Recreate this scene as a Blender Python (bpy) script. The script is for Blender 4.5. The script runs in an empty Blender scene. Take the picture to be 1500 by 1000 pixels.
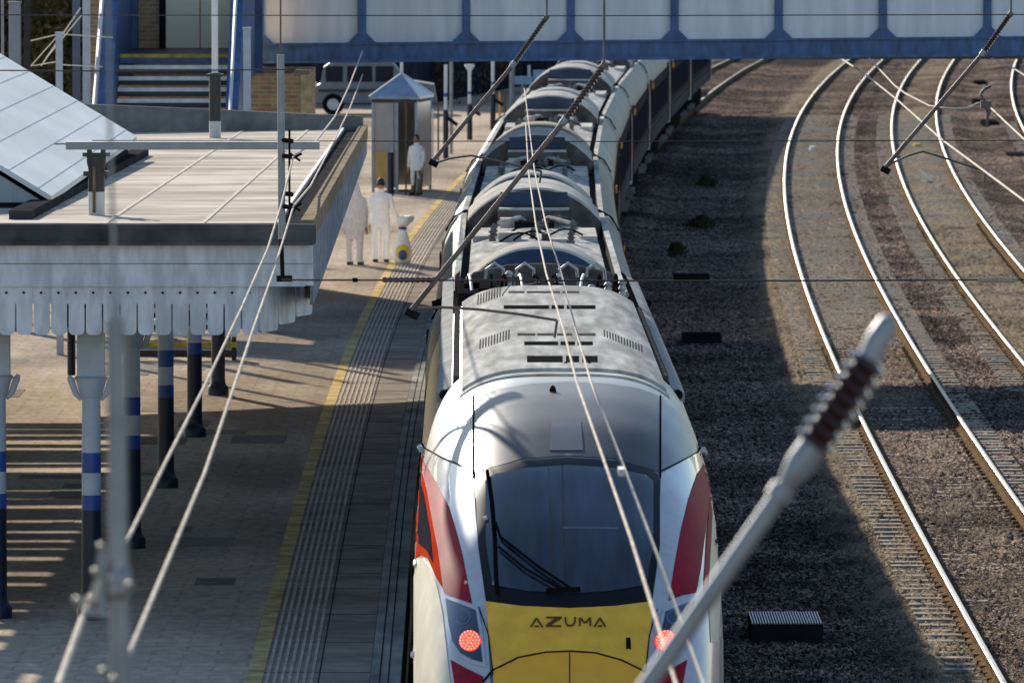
import bpy, bmesh, math, random
import numpy as np
from mathutils import Vector, Matrix
from mathutils.bvhtree import BVHTree
random.seed(7)
rng = np.random.default_rng(7)
SC = bpy.context.scene
COL = SC.collection

# ---------------------------------------------------------------- camera, sky, sun
H = 8.3                       # camera height above the rail tops, on a road bridge
F = 12500.0                   # focal length in photo pixels (300 mm lens on 36 mm)
TH = math.atan(685.0 / F)
cam = bpy.data.cameras.new('camera')
cam.sensor_width = 36.0
cam.lens = 300.0
cam.clip_start = 0.5
cam.clip_end = 6000
cam.dof.use_dof = True
cam.dof.focus_distance = 88.0
cam.dof.aperture_fstop = 9.0
co = bpy.data.objects.new('camera', cam)
co.location = (0, 0, H)
co.rotation_euler = (math.pi / 2 - TH, 0, 0)
COL.objects.link(co)
SC.camera = co

L = Vector((-0.93, 2.7, 1.0)).normalized()      # towards the sun
w = bpy.data.worlds.new('World')
SC.world = w
w.use_nodes = True
nt = w.node_tree
bg = nt.nodes['Background']
sky = nt.nodes.new('ShaderNodeTexSky')
sky.sky_type = 'NISHITA'
sky.sun_disc = False
sky.ozone_density = 1.6
sky.dust_density = 0.2
sky.sun_elevation = math.asin(L.z)
sky.sun_rotation = math.atan2(L.x, L.y)
nt.links.new(sky.outputs[0], bg.inputs[0])
bg.inputs[1].default_value = 0.096
sun = bpy.data.lights.new('sun', 'SUN')
sun.energy = 5.0
sun.angle = math.radians(0.5)
sun.color = (1.0, 0.91, 0.77)
so = bpy.data.objects.new('sun', sun)
so.rotation_euler = L.to_track_quat('Z', 'Y').to_euler()
so.location = (-20, 60, 40)
COL.objects.link(so)
SC.view_settings.view_transform = 'Standard'
SC.view_settings.look = 'None'
SC.view_settings.gamma = 1
SC.view_settings.use_curve_mapping = False
SC.view_settings.exposure = 0.82
SC.render.resolution_x = 1024
SC.render.resolution_y = 682

CT, ST = math.cos(TH), math.sin(TH)
def pz(px, py, z=0.0):
    b = (py - 500) / F; a = (px - 750) / F
    t = (H - z) / (ST + b * CT)
    return Vector((a * t, t * (CT - b * ST), z))
def pd(px, py, D):
    b = (py - 500) / F; a = (px - 750) / F
    t = D / (CT - b * ST)
    return Vector((a * t, D, H - t * (ST + b * CT)))
def ray(px, py):
    b = (py - 500) / F; a = (px - 750) / F
    return Vector((a, CT - b * ST, -ST - b * CT)).normalized()

# ---------------------------------------------------------------- materials
def mat(name, col, rough=0.6, metal=0.0, var=0.12, scale=3.0, bump=0.0, bscale=40.0, coat=0.0, spec=0.5, emit=None, estr=0, var2=0.0, scale2=0.4, stretch=(1, 1, 1), rvar=0.1):
    if rough >= .75: spec = 0.0      # matt surfaces: no grazing sheen
    m = bpy.data.materials.new(name); m.use_nodes = True
    n = m.node_tree; p = n.nodes['Principled BSDF']
    tc = n.nodes.new('ShaderNodeNewGeometry')
    mp = n.nodes.new('ShaderNodeMapping'); mp.inputs['Scale'].default_value = stretch
    n.links.new(tc.outputs['Position'], mp.inputs['Vector'])
    no = n.nodes.new('ShaderNodeTexNoise'); no.inputs['Scale'].default_value = scale; no.inputs['Detail'].default_value = 6
    n.links.new(mp.outputs[0], no.inputs['Vector'])
    r = n.nodes.new('ShaderNodeValToRGB')
    c0 = [max(0, c * (1 - var * 2)) for c in col[:3]]; c1 = [min(1, c * (1 + var * 1.2)) for c in col[:3]]
    r.color_ramp.elements[0].color = (*c0, 1); r.color_ramp.elements[1].color = (*c1, 1)
    r.color_ramp.elements[0].position = 0.25; r.color_ramp.elements[1].position = 0.72
    n.links.new(no.outputs['Fac'], r.inputs[0])
    out = r.outputs[0]
    if var2:
        n2 = n.nodes.new('ShaderNodeTexNoise'); n2.inputs['Scale'].default_value = scale2; n2.inputs['Detail'].default_value = 5
        n.links.new(mp.outputs[0], n2.inputs['Vector'])
        r2 = n.nodes.new('ShaderNodeValToRGB')
        r2.color_ramp.elements[0].position = 0.38; r2.color_ramp.elements[1].position = 0.62
        r2.color_ramp.elements[0].color = (1 - var2, 1 - var2, 1 - var2, 1); r2.color_ramp.elements[1].color = (1, 1, 1, 1)
        n.links.new(n2.outputs['Fac'], r2.inputs[0])
        mx = n.nodes.new('ShaderNodeMix'); mx.data_type = 'RGBA'; mx.blend_type = 'MULTIPLY'; mx.inputs[0].default_value = 1
        n.links.new(out, mx.inputs[6]); n.links.new(r2.outputs[0], mx.inputs[7]); out = mx.outputs[2]
    n.links.new(out, p.inputs['Base Color'])
    p.inputs['Metallic'].default_value = metal
    mr = n.nodes.new('ShaderNodeMapRange'); mr.inputs[3].default_value = max(0.02, rough - rvar / 2); mr.inputs[4].default_value = min(1, rough + rvar / 2)
    n.links.new(no.outputs['Fac'], mr.inputs[0]); n.links.new(mr.outputs[0], p.inputs['Roughness'])
    p.inputs['Specular IOR Level'].default_value = spec
    p.inputs['Coat Weight'].default_value = coat
    if bump:
        bn = n.nodes.new('ShaderNodeTexNoise'); bn.inputs['Scale'].default_value = bscale; bn.inputs['Detail'].default_value = 4
        n.links.new(mp.outputs[0], bn.inputs['Vector'])
        bp = n.nodes.new('ShaderNodeBump'); bp.inputs['Strength'].default_value = min(1, bump); bp.inputs['Distance'].default_value = 0.02
        n.links.new(bn.outputs['Fac'], bp.inputs['Height']); n.links.new(bp.outputs[0], p.inputs['Normal'])
    if emit:
        p.inputs['Emission Color'].default_value = (*emit, 1); p.inputs['Emission Strength'].default_value = estr
    return m

def brick_mat(name, c1, c2, mortar):
    m = bpy.data.materials.new(name); m.use_nodes = True
    n = m.node_tree; p = n.nodes['Principled BSDF']
    g = n.nodes.new('ShaderNodeNewGeometry'); s = n.nodes.new('ShaderNodeSeparateXYZ'); n.links.new(g.outputs['Position'], s.inputs[0])
    ad = n.nodes.new('ShaderNodeMath'); n.links.new(s.outputs[0], ad.inputs[0]); n.links.new(s.outputs[1], ad.inputs[1])
    cb = n.nodes.new('ShaderNodeCombineXYZ'); n.links.new(ad.outputs[0], cb.inputs[0]); n.links.new(s.outputs[2], cb.inputs[1])
    b = n.nodes.new('ShaderNodeTexBrick'); n.links.new(cb.outputs[0], b.inputs['Vector'])
    b.inputs['Scale'].default_value = 1.0; b.inputs['Brick Width'].default_value = 0.225; b.inputs['Row Height'].default_value = 0.075
    b.inputs['Mortar Size'].default_value = 0.010; b.inputs['Color1'].default_value = (*c1, 1); b.inputs['Color2'].default_value = (*c2, 1); b.inputs['Mortar'].default_value = (*mortar, 1)
    no = n.nodes.new('ShaderNodeTexNoise'); no.inputs['Scale'].default_value = 5; n.links.new(g.outputs['Position'], no.inputs['Vector'])
    mx = n.nodes.new('ShaderNodeMix'); mx.data_type = 'RGBA'; mx.blend_type = 'MULTIPLY'; mx.inputs[0].default_value = 0.6
    n.links.new(b.outputs[0], mx.inputs[6]); n.links.new(no.outputs['Color'], mx.inputs[7])
    n.links.new(mx.outputs[2], p.inputs['Base Color']); p.inputs['Roughness'].default_value = 0.9
    return m

def ballast_mat(name, near):
    m = bpy.data.materials.new(name); m.use_nodes = True
    n = m.node_tree; p = n.nodes['Principled BSDF']
    g = n.nodes.new('ShaderNodeNewGeometry')
    v = n.nodes.new('ShaderNodeTexVoronoi'); v.inputs['Scale'].default_value = 21
    n.links.new(g.outputs['Position'], v.inputs['Vector'])
    r = n.nodes.new('ShaderNodeValToRGB')
    e = r.color_ramp.elements
    e[0].color = (.028, .026, .025, 1); e[1].color = (.45, .40, .37, 1); e[0].position = 0.1; e[1].position = 0.95
    e2 = r.color_ramp.elements.new(0.5); e2.color = (.108, .096, .090, 1)
    sp = n.nodes.new('ShaderNodeSeparateColor'); n.links.new(v.outputs['Color'], sp.inputs[0]); n.links.new(sp.outputs[0], r.inputs[0])
    no = n.nodes.new('ShaderNodeTexNoise'); no.inputs['Scale'].default_value = 0.5; no.inputs['Detail'].default_value = 7; n.links.new(g.outputs['Position'], no.inputs['Vector'])
    r2 = n.nodes.new('ShaderNodeValToRGB'); r2.color_ramp.elements[0].color = (.62, .60, .60, 1); r2.color_ramp.elements[1].color = (1.1, 1.0, .95, 1)
    r2.color_ramp.elements[0].position = .35; r2.color_ramp.elements[1].position = .65
    n.links.new(no.outputs['Fac'], r2.inputs[0])
    mx = n.nodes.new('ShaderNodeMix'); mx.data_type = 'RGBA'; mx.blend_type = 'MULTIPLY'; mx.inputs[0].default_value = 1
    n.links.new(r.outputs[0], mx.inputs[6]); n.links.new(r2.outputs[0], mx.inputs[7])
    n3 = n.nodes.new('ShaderNodeTexNoise'); n3.inputs['Scale'].default_value = 0.11; n3.inputs['Detail'].default_value = 8; n3.inputs['Roughness'].default_value = .62; n.links.new(g.outputs['Position'], n3.inputs['Vector'])
    r3 = n.nodes.new('ShaderNodeValToRGB'); r3.color_ramp.elements[0].color = (.40, .385, .39, 1); r3.color_ramp.elements[1].color = (1.15, 1.05, 1.0, 1); r3.color_ramp.elements[0].position = .40; r3.color_ramp.elements[1].position = .60
    n.links.new(n3.outputs['Fac'], r3.inputs[0])
    m3 = n.nodes.new('ShaderNodeMix'); m3.data_type = 'RGBA'; m3.blend_type = 'MULTIPLY'; m3.inputs[0].default_value = 1
    n.links.new(mx.outputs[2], m3.inputs[6]); n.links.new(r3.outputs[0], m3.inputs[7])
    out = m3.outputs[2]
    if near:
        at = n.nodes.new('ShaderNodeAttribute'); at.attribute_name = 'dirt'
        m2 = n.nodes.new('ShaderNodeMix'); m2.data_type = 'RGBA'; m2.inputs[7].default_value = (.29, .23, .155, 1)
        n.links.new(at.outputs['Fac'], m2.inputs[0]); n.links.new(out, m2.inputs[6]); out = m2.outputs[2]
    n.links.new(out, p.inputs['Base Color']); p.inputs['Roughness'].default_value = 0.95; p.inputs['Specular IOR Level'].default_value = 0.0
    bp = n.nodes.new('ShaderNodeBump'); bp.inputs['Strength'].default_value = 0.7; bp.inputs['Distance'].default_value = 0.03
    n.links.new(v.outputs['Distance'], bp.inputs['Height']); bp.invert = True; n.links.new(bp.outputs[0], p.inputs['Normal'])
    return m

M = {}
M['ballast'] = ballast_mat('ballast_stone', True)
M['ground'] = ballast_mat('ground_stone', False)
M['asphalt'] = mat('platform_asphalt', (.60, .49, .385), .9, var=.12, scale=9, var2=.45, scale2=.35, bump=.3, bscale=60, stretch=(1, .35, 1))
M['slab'] = mat('paving_slab', (.38, .33, .28), .85, var=.12, scale=4, var2=.3, scale2=.8, bump=.2)
M['tactile'] = mat('tactile_paving', (.58, .50, .42), .85, var=.12, scale=6, var2=.2, scale2=1.0)
M['joint'] = mat('paving_joint', (.07, .065, .06), .95)
M['coping'] = mat('coping_stone', (.36, .35, .34), .8, var=.25, scale=3, stretch=(1, .3, 1))
M['yellowline'] = mat('yellow_line_paint', (.72, .54, .26), .8, var=.15, scale=6, var2=.35, scale2=2)
M['steel'] = mat('polished_rail_steel', (.36, .335, .30), .5, 1.0, var=.05, scale=2)
M['rust'] = mat('rusty_rail_side', (.17, .115, .07), .9, var=.25, scale=6)
M['sleeper'] = mat('concrete_sleeper', (.40, .35, .29), .9, var=.2, scale=8)
M['wire'] = mat('aged_copper_wire', (.72, .64, .54), .8, 0, var=.15, spec=0)
M['wiredark'] = mat('dark_span_wire', (.06, .055, .06), .6, .3)
M['galv'] = mat('galvanised_tube', (.30, .32, .35), .5, .4, var=.12, scale=6)
M['galvdark'] = mat('weathered_tube', (.16, .13, .12), .6, .4, var=.2, scale=5)
M['porcelain'] = mat('brown_porcelain', (.045, .018, .014), .15, var=.1, coat=1.0)
M['white'] = mat('white_paint', (.72, .73, .74), .45, var=.04, var2=.10, scale2=1.5)
M['cream'] = mat('cream_paint', (.62, .60, .54), .5, var=.06)
M['black'] = mat('black_paint', (.018, .018, .02), .45)
M['navy'] = mat('navy_paint', (.008, .013, .035), .45)
M['blue'] = mat('blue_paint', (.055, .135, .31), .5, var=.22, scale=6, var2=.30, scale2=2.4, stretch=(1.5, 1.5, .5))
M['midblue'] = mat('mid_blue_paint', (.02, .07, .30), .4, var=.1)
M['palecol'] = mat('pale_column_paint', (.46, .50, .58), .5, var=.08, scale=6)
M['panel'] = mat('grey_bridge_panel', (.74, .77, .82), .8, var=.05, scale=3, var2=.14, scale2=1.6, stretch=(2.2, 2.2, .25))
M['brick'] = brick_mat('buff_brick', (.72, .42, .18), (.52, .29, .13), (.62, .52, .38))
M['door'] = mat('cream_door_paint', (.98, .83, .58), .6, var=.02)
M['roofsheet'] = mat('pale_roof_felt', (.72, .635, .54), .85, var=.14, scale=3.5, var2=.38, scale2=.9, stretch=(.4, 1, 1), bump=.15, bscale=20)
M['frontgutter'] = mat('grey_lead_flashing', (.10, .102, .108), .9, var=.3, scale=3, var2=.3, scale2=2, spec=0)
M['seam'] = mat('pale_roof_seam', (.69, .61, .52), .85, var=.08, scale=4)
M['metalroof'] = mat('pale_metal_roof', (.66, .70, .72), .6, .0, var=.05, scale=2, var2=.1, scale2=1, stretch=(1, .25, 1))
M['gutter'] = mat('dark_gutter', (.05, .05, .055), .9, var=.25, scale=4, spec=0)
M['timber'] = mat('weathered_timber', (.33, .26, .19), .85, var=.25, scale=5)
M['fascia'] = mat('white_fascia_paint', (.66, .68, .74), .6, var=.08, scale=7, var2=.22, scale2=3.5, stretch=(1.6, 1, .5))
M['valside'] = mat('weathered_shaded_valance', (.34, .36, .42), .8, var=.25, scale=9, var2=.3, scale2=3)  # darker and bluer than the fascia: shade of this side put into the colour
M['concrete'] = mat('grey_concrete', (.22, .22, .22), .85, var=.15, scale=5, var2=.3, scale2=1.2)
M['silver'] = mat('silver_roof_paint', (.20, .225, .25), .42, .8, var=.05, scale=2.5, var2=.14, scale2=1.2, stretch=(1, .4, 1), rvar=.14)
M['roofpanel'] = mat('dusty_roof_panel', (.56, .555, .53), .8, .0, var=.16, scale=4, var2=.34, scale2=1.6, stretch=(2.5, .25, 1), rvar=.2)
M['hood'] = mat('grimy_light_hood', (.62, .60, .55), .85, .0, var=.2, scale=5, var2=.2, scale2=1)
M['hooddark'] = mat('grimy_shaded_hood_face', (.12, .11, .105), .9, var=.3, scale=5, spec=0)  # hood face: its shade is put into the colour, darker than the top
M['hoodblue'] = mat('shaded_blue_hood_face', (.05, .07, .12), .5, 0, var=.2, spec=.15)  # shade and bluish reflection on hood faces put into the colour
M['nosewhite'] = mat('pearl_white_nose_paint', (.50, .53, .60), .30, .1, var=.02, scale=4, coat=.4, var2=.14, scale2=6)
M['domegrey'] = mat('dark_grey_dome_paint', (.040, .044, .056), .42, .7, var=.12, scale=5, coat=0, spec=.3)
M['strip'] = mat('grey_shoulder_strip_paint', (.42, .43, .435), .85, .0, var=.15, scale=4, var2=.2)
M['hatch'] = mat('dome_hatch_paint', (.085, .095, .125), .4, .6, var=.1)
M['red'] = mat('crimson_livery_paint', (.32, .014, .035), .6, 0, var=.14, scale=6, coat=0, spec=.08, var2=.15, scale2=3)
M['orangered'] = mat('orange_red_side_paint', (.50, .05, .02), .8, 0, var=.10, spec=0)
M['creamside'] = mat('cream_side_panel_paint', (.60, .56, .46), .45, 0, var=.05, scale=6, var2=.12, scale2=4)
M['yellow'] = mat('nose_yellow_paint', (1.0, .54, .045), .4, 0, var=.03, scale=14, coat=.1, var2=.14, scale2=5)
M['yellowlow'] = mat('coupler_door_yellow_paint', (1.0, .46, .025), .4, 0, var=.04, scale=9, coat=.15)
M['glass'] = mat('streaked_windscreen_glass', (.022, .034, .060), .08, 0, var=.6, scale=6, coat=.7, rvar=.02, stretch=(1, .15, .15))  # stretched noise puts vertical reflection streaks into the glass colour
M['mask'] = mat('black_windscreen_mask', (.010, .012, .018), .45, 0, spec=.15)
M['cabin'] = mat('cab_interior_grey', (.12, .14, .17), .6)
M['lampglass'] = mat('lamp_cluster_glass', (.015, .035, .075), .08, 0, coat=1)
M['lampring'] = mat('lamp_ring', (.10, .16, .26), .3, .3)
M['redlamp'] = mat('red_tail_light', (.9, .05, .04), .4, emit=(1.0, .035, .02), estr=1.0)
M['redlampcore'] = mat('red_tail_light_led', (.9, .3, .25), .4, emit=(1.0, .22, .14), estr=1.3)
M['lettering'] = mat('maroon_lettering', (.10, .035, .015), .5)
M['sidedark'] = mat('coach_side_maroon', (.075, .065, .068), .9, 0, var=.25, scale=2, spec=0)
M['coachsilver'] = mat('coach_shoulder_silver', (.235, .275, .285), .5, .45, var=.12, scale=2, var2=.2, scale2=1.2, spec=0)
M['coachdoor'] = mat('coach_door_maroon', (.10, .045, .045), .9, spec=0, var=.2)
M['sidegrey'] = mat('coach_lower_grey', (.12, .115, .12), .7, 0, var=.2, spec=.0)
M['windowband'] = mat('coach_window_glass', (.030, .030, .040), .9, spec=0)
M['under'] = mat('bogie_grime', (.022, .020, .020), .95, var=.3, spec=0)
M['axle'] = mat('axle_box_grey', (.55, .55, .55), .6)
M['vent'] = mat('dark_vent', (.018, .017, .018), .95, spec=0)
M['ventmid'] = mat('grimy_vent', (.10, .092, .085), .9, var=.3, scale=30, spec=0)
M['rubber'] = mat('black_rubber', (.010, .010, .011), .8, spec=0)
M['amber'] = mat('amber_marker', (.85, .42, .03), .4)
M['suit'] = mat('white_coverall_fabric', (.76, .745, .745), .9, var=.08, scale=14)
M['suitwhite'] = mat('bright_white_fabric', (.90, .88, .84), .9, var=.05, scale=14)
M['skin'] = mat('skin', (.45, .26, .18), .6)
M['hair'] = mat('dark_hair', (.02, .014, .010), .7)
M['khaki'] = mat('brown_trousers', (.20, .13, .07), .9)
M['bag'] = mat('white_plastic', (.85, .86, .86), .5)
M['bagyellow'] = mat('yellow_print', (.75, .60, .04), .5)
M['bagblue'] = mat('blue_print', (.06, .09, .25), .5)
M['shelterframe'] = mat('shelter_frame', (.30, .34, .40), .5, .3)
M['shelterglass'] = mat('dusty_shelter_glass', (.36, .34, .32), .3, 0, var=.08, scale=3)
M['shelterroof'] = mat('blue_grey_shelter_roof', (.24, .30, .42), .4, .2, var=.15, scale=4)
M['poster'] = mat('ochre_notice_board', (.50, .32, .10), .6)
M['fence'] = mat('dark_blue_fence', (.030, .036, .055), .8, var=.3, scale=2, stretch=(2, 2, .3))
M['foliage'] = mat('dry_foliage', (.085, .075, .035), .9, var=.4, scale=2)
M['leafgreen'] = mat('weed_leaf', (.05, .048, .024), .9, var=.3)
M['bark'] = mat('bark', (.12, .09, .06), .9, var=.2)
M['carpaint'] = mat('silver_car_paint', (.16, .175, .20), .5, .2)
M['yellowstep'] = mat('yellow_step_edge', (.50, .40, .08), .8, var=.25, scale=8)
M['nosing'] = mat('white_step_nosing', (.85, .88, .90), .7, var=.12, scale=8)
M['sky_blue_sign'] = mat('pale_blue_sign', (.25, .40, .60), .5)

def add_pavers(m, w_, h_, lo):
    n = m.node_tree; p = n.nodes['Principled BSDF']; src = p.inputs['Base Color'].links[0].from_socket
    g = n.nodes.new('ShaderNodeNewGeometry'); b = n.nodes.new('ShaderNodeTexBrick'); n.links.new(g.outputs['Position'], b.inputs['Vector'])
    b.inputs['Scale'].default_value = 1; b.inputs['Brick Width'].default_value = w_; b.inputs['Row Height'].default_value = h_; b.inputs['Mortar Size'].default_value = .018
    b.inputs['Color1'].default_value = (1, 1, 1, 1); b.inputs['Color2'].default_value = (lo, lo, lo, 1); b.inputs['Mortar'].default_value = (.80, .80, .80, 1)
    x = n.nodes.new('ShaderNodeMix'); x.data_type = 'RGBA'; x.blend_type = 'MULTIPLY'; x.inputs[0].default_value = 1
    n.links.new(src, x.inputs[6]); n.links.new(b.outputs[0], x.inputs[7]); n.links.new(x.outputs[2], p.inputs['Base Color'])
add_pavers(M['asphalt'], .62, .42, .92)
# ---------------------------------------------------------------- mesh builder
ORG = {}
def org(o):
    return ORG.get(o.name, Vector((0, 0, 0)))
def tag(o, label=None, cat=None, group=None, kind=None):
    if label: o['label'] = label
    if cat: o['category'] = cat
    if group: o['group'] = group
    if kind: o['kind'] = kind
    return o
def empty(name, loc, label, cat, group=None):
    o = bpy.data.objects.new(name, None); o.location = loc; o.empty_display_size = .3
    COL.objects.link(o); ORG[o.name] = Vector(loc)
    return tag(o, label, cat, group)

class MB:
    def __init__(s): s.v = []; s.f = []; s.m = []
    def add(s, vs, fs, m=0):
        k = len(s.v); s.v += [tuple(v) for v in vs]
        for f in fs: s.f.append([i + k for i in f]); s.m.append(m)
    def box(s, a, b, m=0):
        x0, y0, z0 = a; x1, y1, z1 = b
        s.add([(x0,y0,z0),(x1,y0,z0),(x1,y1,z0),(x0,y1,z0),(x0,y0,z1),(x1,y0,z1),(x1,y1,z1),(x0,y1,z1)],
              [(0,3,2,1),(4,5,6,7),(0,1,5,4),(1,2,6,5),(2,3,7,6),(3,0,4,7)], m); return s
    def tube(s, pts, r, n=8, m=0, up=(0, 0, 1)):
        pts = [Vector(p) for p in pts]; rs = r if isinstance(r, (list, tuple)) else [r] * len(pts)
        k = len(s.v); up = Vector(up)
        for i, p in enumerate(pts):
            t = (pts[min(i+1, len(pts)-1)] - pts[max(i-1, 0)]).normalized()
            u = up if abs(t.dot(up)) < .95 else Vector((1, 0, 0))
            a = t.cross(u).normalized(); b = a.cross(t).normalized()
            for j in range(n):
                q = p + (a * math.cos(2*math.pi*j/n) + b * math.sin(2*math.pi*j/n)) * rs[i]
                s.v.append(tuple(q))
        for i in range(len(pts) - 1):
            for j in range(n):
                s.f.append([k+i*n+j, k+i*n+(j+1)%n, k+(i+1)*n+(j+1)%n, k+(i+1)*n+j]); s.m.append(m)
        s.f.append([k+j for j in range(n)][::-1]); s.m.append(m)
        s.f.append([k+(len(pts)-1)*n+j for j in range(n)]); s.m.append(m)
        return s
    def bar(s, p, q, wx, wz, m=0):          # square bar between two points
        p = Vector(p); q = Vector(q); t = (q-p).normalized()
        u = Vector((0,0,1)) if abs(t.z) < .9 else Vector((0,1,0))
        a = t.cross(u).normalized(); b = a.cross(t).normalized()
        vs = []
        for c in (p, q):
            for i, j in ((-1,-1),(1,-1),(1,1),(-1,1)): vs.append(c + a*i*wx/2 + b*j*wz/2)
        s.add(vs, [(0,1,2,3)[::-1],(4,5,6,7),(0,1,5,4),(1,2,6,5),(2,3,7,6),(3,0,4,7)], m); return s
    def loft(s, rings, m=0, closed=True, caps=True, mfun=None):
        k = len(s.v); n = len(rings[0])
        for r in rings: s.v += [tuple(v) for v in r]
        for i in range(len(rings)-1):
            for j in range(n if closed else n-1):
                s.f.append([k+i*n+j, k+i*n+(j+1)%n, k+(i+1)*n+(j+1)%n, k+(i+1)*n+j]); s.m.append(mfun(i, j) if mfun else m)
        if caps:
            s.f.append([k+j for j in range(n)][::-1]); s.m.append(m)
            s.f.append([k+(len(rings)-1)*n+j for j in range(n)]); s.m.append(m)
        return s
    def lathe(s, c, prof, n=16, m=0):
        return s.loft([[ (c[0]+r*math.cos(2*math.pi*j/n), c[1]+r*math.sin(2*math.pi*j/n), c[2]+z) for j in range(n)] for r, z in prof], m)
    def build(s, name, mats, parent=None, smooth=None, origin=None, local=False):
        o0 = Vector((0,0,0))
        if parent is not None and not local: o0 = org(parent)
        if origin is not None: o0 = Vector(origin)
        me = bpy.data.meshes.new(name)
        me.from_pydata([(v[0]-o0.x, v[1]-o0.y, v[2]-o0.z) for v in s.v], [], s.f)
        for mm in (mats if isinstance(mats, (list, tuple)) else [mats]): me.materials.append(mm)
        me.polygons.foreach_set('material_index', s.m)
        bm = bmesh.new(); bm.from_mesh(me); bmesh.ops.recalc_face_normals(bm, faces=bm.faces); bm.to_mesh(me); bm.free()
        if smooth is not None:
            me.polygons.foreach_set('use_smooth', [True]*len(me.polygons)); me.set_sharp_from_angle(angle=math.radians(smooth))
        o = bpy.data.objects.new(name, me); COL.objects.link(o)
        if parent is not None: o.parent = parent; ORG[o.name] = o0 if not local else Vector((0,0,0))
        else: o.location = o0; ORG[o.name] = o0
        return o
def children(o): return [c for c in COL.objects if c.parent == o]
def copy_tree(o, parent=None, kids=None):
    c = o.copy(); COL.objects.link(c); c.parent = parent
    for ch in (kids[o] if kids and o in kids else children(o)): copy_tree(ch, c)
    return c

# ---------------------------------------------------------------- track geometry from the photo
AL = [(1480,1000),(1414,890),(1348,780),(1260,600),(1233,540),(1175,393),(1153,293),(1150,247),(1158,200),(1183,157),(1213,113),(1248,85)]
pa = [pz(x, y, 0) for x, y in AL]
cA = np.polyfit([p.y for p in pa], [p.x for p in pa], 4)
def xa(D): return float(np.polyval(cA, max(60, min(D, 400)))) + (max(0, D-400))*.085 + .72     # centre of first track
cT = np.polyfit([66,75,84,109,140,167,193,219,249,293,340,384], [.52,.49,.45,.31,.36,.62,1.22,2.0,3.1,5.1,7.7,10.6], 5)
def xt(D):
    if D < 66: return .52 + (66-D)*.006
    if D > 384: return 10.6 + (D-384)*.078
    return float(np.polyval(cT, D))
PZ = .915
def edge(D): return xt(D) - 1.35 - .14     # platform edge

def ribbon(name, x0f, x1f, zt, zb, m, kind, D0, D1, step=3.0, label=None, cat=None):
    b = MB(); rings = []
    D = D0
    while D <= D1 + 1e-6:
        a, c = x0f(D), x1f(D)
        rings.append([(a,D,zb),(c,D,zb),(c,D,zt),(a,D,zt)]); D += step
    b.loft(rings)
    o = b.build(name, m, origin=(0, 0, 0)); tag(o, label, cat, None, kind); return o

# ground and ballast
b = MB()
b.add([(-1500,-60,-.36),(1500,-60,-.36),(1500,4000,-.36),(-1500,4000,-.36)], [(0,1,2,3)])
tag(b.build('ground', M['ground']), kind='structure')

def ballast():
    nr, nc = 1500, 340
    t = np.linspace(0, 1, nr); D = 84 * (420/84) ** t
    a = np.linspace(-.012, .075, nc)
    DD, AA = np.meshgrid(D, a, indexing='ij')
    XX = DD * AA
    xA = np.array([xa(d) for d in D])[:, None]; xT = np.array([xt(d) for d in D])[:, None]
    z = np.full_like(XX, -.275)
    for c in (xA, xA+3.2, xA+7.5, xT):
        dd = np.abs(XX - c)
        z = np.maximum(z, -.275 + .09*np.clip((1.9-dd)/.5, 0, 1))
    big = rng.normal(0, 1, (nr//8+2, nc//8+2))
    bigU = np.kron(big, np.ones((8, 8)))[:nr, :nc]
    k = np.ones(9)/9
    bigU = np.apply_along_axis(lambda r: np.convolve(r, k, 'same'), 0, bigU); bigU = np.apply_along_axis(lambda r: np.convolve(r, k, 'same'), 1, bigU)
    z = z + bigU*.012 + rng.normal(0, .017, z.shape)
    z = np.clip(z, -.35, -.13)
    XX = XX + rng.normal(0, .006, XX.shape); YY = DD + rng.normal(0, 1, DD.shape)*np.gradient(D)[:, None]*.25
    me = bpy.data.meshes.new('ballast'); n = nr*nc
    me.vertices.add(n); me.vertices.foreach_set('co', np.stack([XX, YY, z], -1).ravel().astype(np.float32))
    i = np.arange(nr-1)[:, None]*nc + np.arange(nc-1)[None, :]
    q = np.stack([i, i+1, i+nc+1, i+nc], -1).reshape(-1, 4)
    me.loops.add(q.size); me.loops.foreach_set('vertex_index', q.ravel().astype(np.int32))
    me.polygons.add(len(q)); me.polygons.foreach_set('loop_start', np.arange(0, q.size, 4, dtype=np.int32))
    me.update(calc_edges=True)
    o1 = XX - xA; noi = np.clip(bigU*1.5+.5, 0, 1)
    d = np.exp(-((o1+1.25)/.42)**2)*.95 + np.exp(-((o1-3.2)/.85)**2)*.85 + np.exp(-(o1/.6)**2)*.35 + np.exp(-((o1-5.4)/.7)**2)*.15
    d = np.clip(d*(.5+noi), 0, 1)*(rng.random(d.shape)*.5+.5)
    at = me.attributes.new('dirt', 'FLOAT', 'POINT'); at.data.foreach_set('value', d.ravel().astype(np.float32))
    me.materials.append(M['ballast'])
    o = bpy.data.objects.new('ballast', me); COL.objects.link(o); tag(o, kind='structure')
ballast()

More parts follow.
